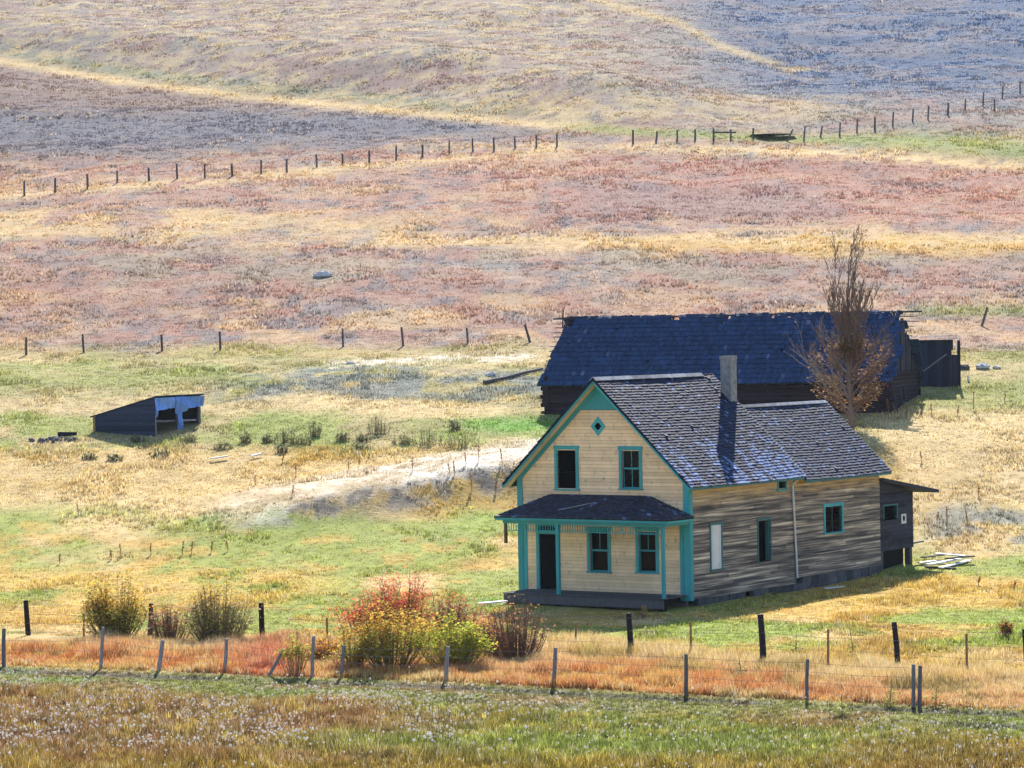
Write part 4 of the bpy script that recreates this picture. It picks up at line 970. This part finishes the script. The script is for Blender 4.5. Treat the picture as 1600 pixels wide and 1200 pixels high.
shrub('bush', 'small bright yellow orange shrub in the rust-red grass', 512, 1036, 60, 50, lambda x, z, r: YEL if r.random() < .6 else ORG, 30, 1300, .052, 5, bare=.2)
shrub('bush', 'scarlet bush standing tallest of the autumn thicket', 628, 1010, 100, 112, pal_red, 70, 3600, .055, 6, bare=.42)
shrub('bush', 'coral red low bush at the outer end of the autumn thicket', 570, 1008, 80, 78, pal_red, 60, 2600, .055, 7, bare=.35)
shrub('bush', 'brown bush with scattered orange tips in the autumn thicket', 705, 1012, 95, 88, pal_org, 90, 3200, .05, 8, bare=.15)
shrub('bush', 'golden yellow bush in the front of the autumn thicket', 612, 1050, 120, 98, pal_yel, 90, 5600, .055, 9, bare=.2)
shrub('bush', 'lime green bush in the front of the autumn thicket', 712, 1048, 112, 78, pal_lg, 80, 5000, .055, 10, bare=.22)
shrub('bush', 'low orange-brown bush linking the lime green bush to the bare twiggy bush', 762, 1030, 80, 66, pal_org, 70, 2200, .05, 15, bare=.15)
shrub('bush', 'low red-gold bush at the foot of the scarlet bush', 664, 1030, 70, 74, pal_yel, 50, 2200, .052, 16, bare=.15)
shrub('bush', 'leafy green-gold bush beside the yellow orange shrub', 552, 1050, 62, 72, pal_yel, 44, 2000, .05, 14, bare=.25)
shrub('bush', 'bare brown twiggy bush with dark stem in front of the porch', 808, 1034, 100, 92, pal_bare, 130, 900, .05, 11, bare=.15)
sg = 'dark sage bushes on the green strip'
for k, (u, v, wp, hp_) in enumerate([(592, 676, 24, 25), (490, 680, 16, 20), (445, 690, 24, 22), (470, 693, 20, 14), (665, 694, 34, 26), (716, 698, 42, 20), (710, 670, 12, 14), (535, 688, 14, 14), (566, 688, 18, 12), (628, 692, 20, 14), (560, 702, 20, 12), (440, 705, 16, 10), (385, 690, 14, 14), (420, 690, 14, 12), (295, 688, 20, 12), (215, 690, 14, 12), (250, 712, 22, 11), (180, 718, 16, 10), (350, 700, 18, 11), (140, 716, 14, 10)]):
    shrub('sage_bush', ('large dark green sage bush on the green strip between open shed and barn' if hp_ >= 18 else 'small low grey-green sage bush scattered on the green strip before the open shed'), u, v + 2, wp * 1.5, hp_ * 1.15, pal_sage, 30, 500, .05, 40 + k, ('larger ' if hp_ >= 18 else 'small ') + sg, bare=0, basew=.75)
for k, (u, v, wp, hp_) in enumerate([(1210, 800, 1, 1)]): pass
def stalk(label, u, v, hpx, col, group, seed, leafy=False, name='weed_stalk'):
    rs = random.Random(seed); g = ground_at(u, v); ht = hpx * g[1] / F
    root = thing(name, label, 'weed', g, 0, group); st = MB(); V_, F_, C_ = [], [], []; pts = []
    for k in range(1):
        dx = rs.uniform(-.05, .05) * (0 if leafy else 1); h_ = ht * rs.uniform(.75, 1.0) if k else ht; lean = rs.uniform(-.12, .12)
        st.tube([(dx, 0, -.1), (dx + lean * .4, 0, h_ * .5), (dx + lean, 0, h_)], [.016, .014, .008], 4)
        for q in range(70):
            z = h_ * (rs.uniform(.05, .75) ** 1.0 if leafy else rs.uniform(.3, 1.0)); wdt = (.16 * (1 - z / h_) + .03) if leafy else .045
            wdt = wdt if leafy else .028; pts.append(Vector((dx + lean * z / h_ + rs.gauss(0, wdt), rs.gauss(0, wdt), z)))
    leaf_cloud(V_, F_, C_, pts, .06 if leafy else .04, lambda p, r: col, rs)
    st.build('stem', M['twig'], root); lo = MB(); lo.v, lo.f, lo.c = V_, F_, C_; lo.build('leaves' if leafy else 'seed_head', M['leaf'], root)
dry = 'dry brown weed stalks in the pale grass'
for k, (u, v, h) in enumerate([(463, 748, 20), (545, 738, 22), (400, 758, 14), (441, 724, 14), (455, 776, 16), (645, 738, 22), (703, 744, 18), (712, 742, 20), (738, 765, 22), (776, 768, 14), (786, 725, 22), (730, 728, 20), (748, 722, 24), (560, 728, 10), (123, 806, 18), (235, 868, 18), (285, 868, 22), (300, 866, 18), (330, 864, 16), (190, 872, 20), (175, 875, 14), (1440, 722, 16), (1530, 776, 18), (1478, 816, 22), (1462, 818, 16), (1510, 818, 18), (1495, 650, 14), (1522, 640, 26), (1570, 630, 14), (1456, 648, 16), (1415, 655, 24), (1388, 656, 30), (1585, 925, 16), (1530, 915, 14), (1400, 650, 16), (355, 862, 16), (92, 882, 16)]):
    lb, gr = (('dry brown weed stalk on or around the pale bare mound', 'weed stalks round the pale mound') if v < 800 and u < 820 else ('dry brown weed stalk in the gold grass uphill of the green-yellow bushes', 'weed stalks uphill of the bushes') if u < 820 else
              ('dry brown weed stalk on the pale crest in front of the barn and board shed', 'weed stalks on the pale crest') if v < 660 else ('dry brown weed stalk in the dry grass near the farmhouse lean-to and lumber heap', 'weed stalks near the lean-to'))
    stalk(lb, u, v, h * 1.1, (.30, .155, .075), gr, 80 + k)
gre = 'pale green leafy mullein stalks'
for k, (u, v, h) in enumerate([(1160, 1072, 48), (1335, 1038, 52), (1243, 1032, 42), (625, 1052, 50), (1316, 1118, 34), (1390, 1104, 34), (1462, 1104, 28)]):
    stalk('leafy pale green mullein stalk rising from the rust-red grass by the fence posts', u, v, h, (.34, .36, .12), gre, 140 + k, True, 'mullein')
shrub('dock_plant', 'rust-brown dock plant standing alone right of the dark post fence', 1571, 1000, 22, 32, lambda x, z, r: (.24, .07, .03), 22, 420, .05, 160, cat='plant')
shrub('grass_clump', 'tall golden grass clump standing beside a dark post', 1003, 966, 16, 18, lambda x, z, r: (.55, .36, .13), 24, 160, .05, 161, cat='plant')

# the tree in front of the barn
def make_tree():
    g = ground_at(1330, 643); g = at_depth(1330, 645, 160.0); g[2] = on_ground(g[0], g[1]); rs = random.Random(77); sc_ = 160 / F
    root = thing('tree', 'half bare autumn tree with rust-brown lower leaves in front of the log barn', 'tree', g)
    Ht = 9.0; tk = MB(); br = MB(); pale = MB(); tips = []
    def limb(p, d, L, r, depth, mb, lower):
        pts = [p]; rad = [r]; q = Vector(p); dd = Vector(d).normalized(); n = 5
        for i in range(n):
            g_ = .07 if lower else .035; dd = (dd + Vector((rs.gauss(0, g_), rs.gauss(0, g_), .05 if lower else .13))).normalized(); q = q + dd * L / n; pts.append(q.copy()); rad.append(max(.008, r * (1 - .8 * (i + 1) / n)))
            if depth > 0 and i >= 0:
                for _ in range(2 if depth > 1 else 2):
                    if rs.random() < .85:
                        a = rs.uniform(0, 6.28); sd_ = Vector((math.cos(a), math.sin(a), 0)); nd = (dd * 1.0 + sd_ * (rs.uniform(.35, .75) if lower else rs.uniform(.3, .6))).normalized(); limb(q, nd, L * rs.uniform(.28, .48) * (1 if lower else .8), rad[-1] * .6 + .003, depth - 1, mb, lower)
            if q.z < 7 and (depth < 2): tips.append(q.copy())
        mb.tube(pts, rad, 5 if depth > 1 else 3, None, False)
    def env(z): return max(.55, .5 + 1.95 * math.sin(math.pi * min(max((z + .1) / 6.0, 0), 1)) ** .8)
    # main leader and two lower stems
    tk.tube([(0, 0, -.3), (.0, 0, .8), (-.1, .05, 2.5), (-.12, 0, 4.4)], [.20, .16, .13, .10], 8)
    limb(Vector((-.12, 0, 4.2)), (-.02, 0, 1), 4.6, .085, 3, br, False)
    limb(Vector((-.10, 0, 3.8)), (-.25, .05, 1), 4.3, .06, 3, br, False)
    limb(Vector((-.08, 0, 3.9)), (.12, -.05, 1), 4.2, .055, 3, br, False)
    limb(Vector((-.05, 0, 3.3)), (.28, .15, 1), 3.6, .05, 3, br, False); limb(Vector((-.1, 0, 3.2)), (-.34, -.1, 1), 3.2, .05, 3, br, False)
    for k in range(11):
        a = k * 2.4; limb(Vector((0, 0, 2.4 + .16 * k)), (.36 * math.cos(a), .36 * math.sin(a), 1), 3.7 - .12 * k, .042, 3, br, False)
    for (dx, h0, L, mb) in ((-.75, .9, 3.4, pale), (.5, .8, 3.2, pale), (-.9, 1.5, 2.8, pale), (.8, 1.7, 2.6, br), (-.5, 2.3, 2.7, br), (.6, 2.6, 2.6, br), (-1.0, .7, 1.9, br), (.9, .9, 1.8, br), (-.3, 1.2, 3, pale), (-1.1, 2.0, 2.5, br), (1.0, 2.2, 2.2, br), (-.9, 3.2, 1.8, br), (.3, .4, 1.6, br), (-.4, .4, 1.6, br), (-.8, 2.7, 2.2, pale), (.75, 3.0, 1.9, br), (.2, 1.8, 2.6, br)):
        limb(Vector((0, 0, h0)), (dx, rs.uniform(-.5, .3), .72), L * 1.08, .06, 2, mb, True)
    tk.build('trunk', M['bark'], root, smooth=True); br.build('branches', M['bark'], root); pale.build('pale_branches', M['palebark'], root)
    V_, F_, C_ = [], [], []; pts = []; lowt = [q for q in tips if q.z < 4.6]; cl = [rs.choice(lowt) for _ in range(150)]
    for k in range(12500):
        b = rs.choice(cl) if rs.random() < .68 else rs.choice(tips); p = b + Vector((rs.gauss(0, .2), rs.gauss(0, .2), rs.gauss(0, .18)))
        if .12 < p.z < 7.2 and rs.random() < (1 if p.z < 3.6 else max(.12, 1 - (p.z - 3.6) / 1.6)) and math.hypot(p.x, p.y) < env(p.z) * rs.uniform(.7, 1.1): pts.append(p)
    pl_ = [(.29, .16, .08), (.36, .20, .095), (.21, .13, .09), (.31, .22, .12)]
    leaf_cloud(V_, F_, C_, pts, .068, lambda p, r: r.choice(pl_), rs)
    lo = MB(); lo.v, lo.f, lo.c = V_, F_, C_; lo.build('crown', M['leaf'], root)
make_tree()

# ------------------------------------------------------------------ grass
def in_house(X, Y):
    dx, dy = X - HO[0], Y - HO[1]; a = dx * EX[0] + dy * EX[1]; b = dx * EY[0] + dy * EY[1]
    h = (a > -.1) & (a < W + .1) & (b > -.1) & (b < L3 + .1); p = (a > PX0 - .2) & (a < W + .1) & (b > -PD - .9) & (b <= 0)
    dx, dy = X - BO[0], Y - BO[1]; a = dx * BX[0] + dy * BX[1]; b = dx * BY[0] + dy * BY[1]
    q = (a > -.2) & (a < BL + .2) & (b > -.2) & (b < BD + .2)
    dx, dy = X - so_c[0], Y - so_c[1]; a = dx * S1[0] + dy * S1[1]; b = dx * S2[0] + dy * S2[1]
    s_ = (a > -.2) & (a < SLEN + .1) & (b > -.1) & (b < SDEP)
    return h | p | q | s_
def blades(name, label, n, y0, y1, per, hfun, wfun, spread, select=None, power=2.0, cat='grass', tip=1.25, urange=(-230, 1830), clump=.30, light=.0, lightc=(.66, .56, .42), mat='grass'):
    m = n // per
    k = RNG.random(m); Yc = 1 / (1 / y0 + k * (1 / y1 - 1 / y0)) if power == 2 else y0 * (y1 / y0) ** k
    Xc = (RNG.uniform(urange[0], urange[1], m) - U0) / F * Yc
    Zc = H(Xc, Yc); ok = ~in_house(Xc, Yc); Xc, Yc, Zc = Xc[ok], Yc[ok], Zc[ok]
    col, u, v = field_colour(Xc, Yc, Zc)
    vf = np.interp(u, [0, 430, 700, 1070, 1437, 1600], [1040, 1057, 1066, 1086, 1103, 1110]); vb_ = np.interp(u, [0, 400, 900, 1000, 1400, 1600], [992, 1006, 1008, 1020, 1045, 1052])
    keep = np.ones(len(Xc), bool) if select is None else select(u, v, vf, vb_, Xc, Yc)
    Xc, Yc, Zc, col, u, v, vf, vb_ = [q[keep] for q in (Xc, Yc, Zc, col, u, v, vf, vb_)]
    ht = hfun(u, v, vf, vb_, Xc, Yc); wd = wfun(Yc); nC = len(Xc)
    col = col * np.exp(RNG.normal(0, clump, nC))[:, None]; hl = RNG.random(nC) < light; col[hl] = col[hl] * .35 + np.array(lightc) * .65
    rep = lambda q: np.repeat(q, per, axis=0)
    N = len(Xc) * per; X = rep(Xc) + RNG.normal(0, 1, N) * rep(spread(Yc)); Y = rep(Yc) + RNG.normal(0, 1, N) * rep(spread(Yc)); ok2 = ~in_house(X, Y)
    h = rep(ht) * RNG.uniform(.45, 1.15, N); wdn = rep(wd) * RNG.uniform(.7, 1.3, N); c = rep(col) * RNG.uniform(.72, 1.28, N)[:, None]
    X, Y, h, wdn, c = X[ok2], Y[ok2], h[ok2], wdn[ok2], c[ok2]; N = len(X); Z = H(X, Y)
    a = RNG.uniform(0, 2 * np.pi, N); lx = RNG.normal(0, .28, N) * h; ly = RNG.normal(0, .28, N) * h
    vt = np.empty((N, 3, 3)); vt[:, 0] = np.stack([X - np.cos(a) * wdn, Y - np.sin(a) * wdn, Z - .02], 1); vt[:, 1] = np.stack([X + np.cos(a) * wdn, Y + np.sin(a) * wdn, Z - .02], 1); vt[:, 2] = np.stack([X + lx, Y + ly, Z + h], 1)
    cc = np.empty((N, 3, 3)); cc[:, 0] = c * .95; cc[:, 1] = c * .95; cc[:, 2] = np.clip(c * tip, 0, .85)
    return numpy_mesh(name, vt.reshape(-1, 3), np.arange(N * 3).reshape(-1, 3), cc.reshape(-1, 3), M[mat], None, 'stuff', label, cat)
band = lambda u, v, vf, vb_, X, Y: (v > vb_ - 2) & (v < vf - 1)
front = lambda u, v, vf, vb_, X, Y: (v >= vf - 1)
mid = lambda u, v, vf, vb_, X, Y: (v <= vb_ - 2)
def h_front(u, v, vf, vb_, X, Y):
    n = fbm(X / 1.8, Y / 2.5, 51); f2 = sstep(20, 55, v - vf); l = 1 - .55 * sstep(450, 900, u)
    return .07 + f2 * (.06 + .20 * sstep(.42, .68, n) * l + .06 * l)
def h_band(u, v, vf, vb_, X, Y):
    n = fbm(X / 1.1, Y / 1.5, 52); return (.20 + .40 * sstep(.25, .8, n)) * (1 - .45 * sstep(.55, 1, (v - vb_) / np.maximum(vf - vb_, 1)))
def h_mid(u, v, vf, vb_, X, Y):
    n = fbm(X / 2.5, Y / 3.5, 53); nh = np.exp(-(((X - 4.5) / 7) ** 2 + ((Y - 118) / 7) ** 2)); return (.055 + .16 * sstep(.5, .74, n)) * (1 - .6 * nh)
blades('meadow_grass', 'mixed brown and green weedy grass in front of the grey post fence', 620000, 62, 104, 8, h_front, lambda Y: .014 + 0 * Y, lambda Y: .05 + 0 * Y, front, clump=.48, light=.06)
blades('rust_grass', 'tall rust-red grass band between the two post fences', 1150000, 78, 108, 8, h_band, lambda Y: .013 + 0 * Y, lambda Y: .06 + 0 * Y, band, tip=1.5, clump=.38, light=.20, lightc=(.66, .50, .30))
blades('meadow_grass', 'yellow-green grazed grass around the farmhouse', 560000, 90, 150, 7, h_mid, lambda Y: .022 + 0 * Y, lambda Y: .08 + 0 * Y, mid, clump=.36, light=.07)
blades('meadow_grass', 'pale gold grass round the barn and the open shed', 300000, 150, 215, 6, lambda u, v, vf, vb_, X, Y: .07 + .17 * sstep(.48, .72, fbm(X / 3, Y / 4, 54)), lambda Y: .035 + 0 * Y, lambda Y: .14 + 0 * Y, clump=.33, light=.08)
blades('hillside_grass', 'dry tussocky grass covering the far hillside', 420000, 215, 620, 6, lambda u, v, vf, vb_, X, Y: .10 + .20 * sstep(.45, .7, fbm(X / 4, Y / 5, 55)), lambda Y: .085 * (Y / 300), lambda Y: .24 * (Y / 260), power=1, clump=.16, light=.05, lightc=(.62, .47, .32), mat='hillgrass')
# white seed heads in the foreground weeds
n = 34000
Yc = 1 / (1 / 62 + RNG.random(n) * (1 / 100 - 1 / 62)); Xc = (RNG.uniform(-200, 1800, n) - U0) / F * Yc; Zc = H(Xc, Yc); u, v = project(Xc, Yc, Zc)
vf = np.interp(u, [0, 430, 700, 1070, 1437, 1600], [1040, 1057, 1066, 1086, 1103, 1110])
dens = sstep(14, 45, v - vf) * (1 - sstep(1165, 1190, v)) * (1 - .82 * sstep(430, 900, u)) * sstep(.36, .62, fbm(Xc / 2.2, Yc / 3, 61)) + .05 * (v > vf)
kp = RNG.random(n) < dens; Xc, Yc, Zc = Xc[kp], Yc[kp], Zc[kp]; N = len(Xc); hh = RNG.uniform(.18, .5, N); s_ = RNG.uniform(.016, .042, N)
oct_ = np.array([(1, 0, 0), (0, 1, 0), (-1, 0, 0), (0, -1, 0), (0, 0, 1), (0, 0, -1.0)]); fo = np.array([(0, 1, 4), (1, 2, 4), (2, 3, 4), (3, 0, 4), (1, 0, 5), (2, 1, 5), (3, 2, 5), (0, 3, 5)])
vt = (np.stack([Xc, Yc, Zc + hh], 1)[:, None, :] + oct_[None] * s_[:, None, None] * RNG.uniform(.6, 1.4, (N, 6, 1))).reshape(-1, 3); fc = (fo[None] + np.arange(N)[:, None, None] * 6).reshape(-1, 3)
cc = np.repeat(np.stack([RNG.uniform(.7, .9, N)] * 3, 1) * np.array([1, .96, .92]), 6, axis=0)
numpy_mesh('white_seed_heads', vt, fc, cc, M['fluffy'], None, 'stuff', 'white fluffy seed heads scattered through the foreground weeds', 'weed')

# ------------------------------------------------------------------ air
hb = MB().box(-1150, 1150, -420, 930, -4, 260)
m, t, o = nodes('thin_autumn_haze'); pv = t.nodes.new('ShaderNodeVolumePrincipled'); pv.inputs['Density'].default_value = .00006; pv.inputs['Color'].default_value = (.72, .82, .98, 1); pv.inputs['Anisotropy'].default_value = .35
t.links.new(pv.outputs[0], o.inputs['Volume'])
hz = hb.build('haze', m, None, 'stuff'); tag(hz, 'thin pale haze in the air over the valley', 'haze')
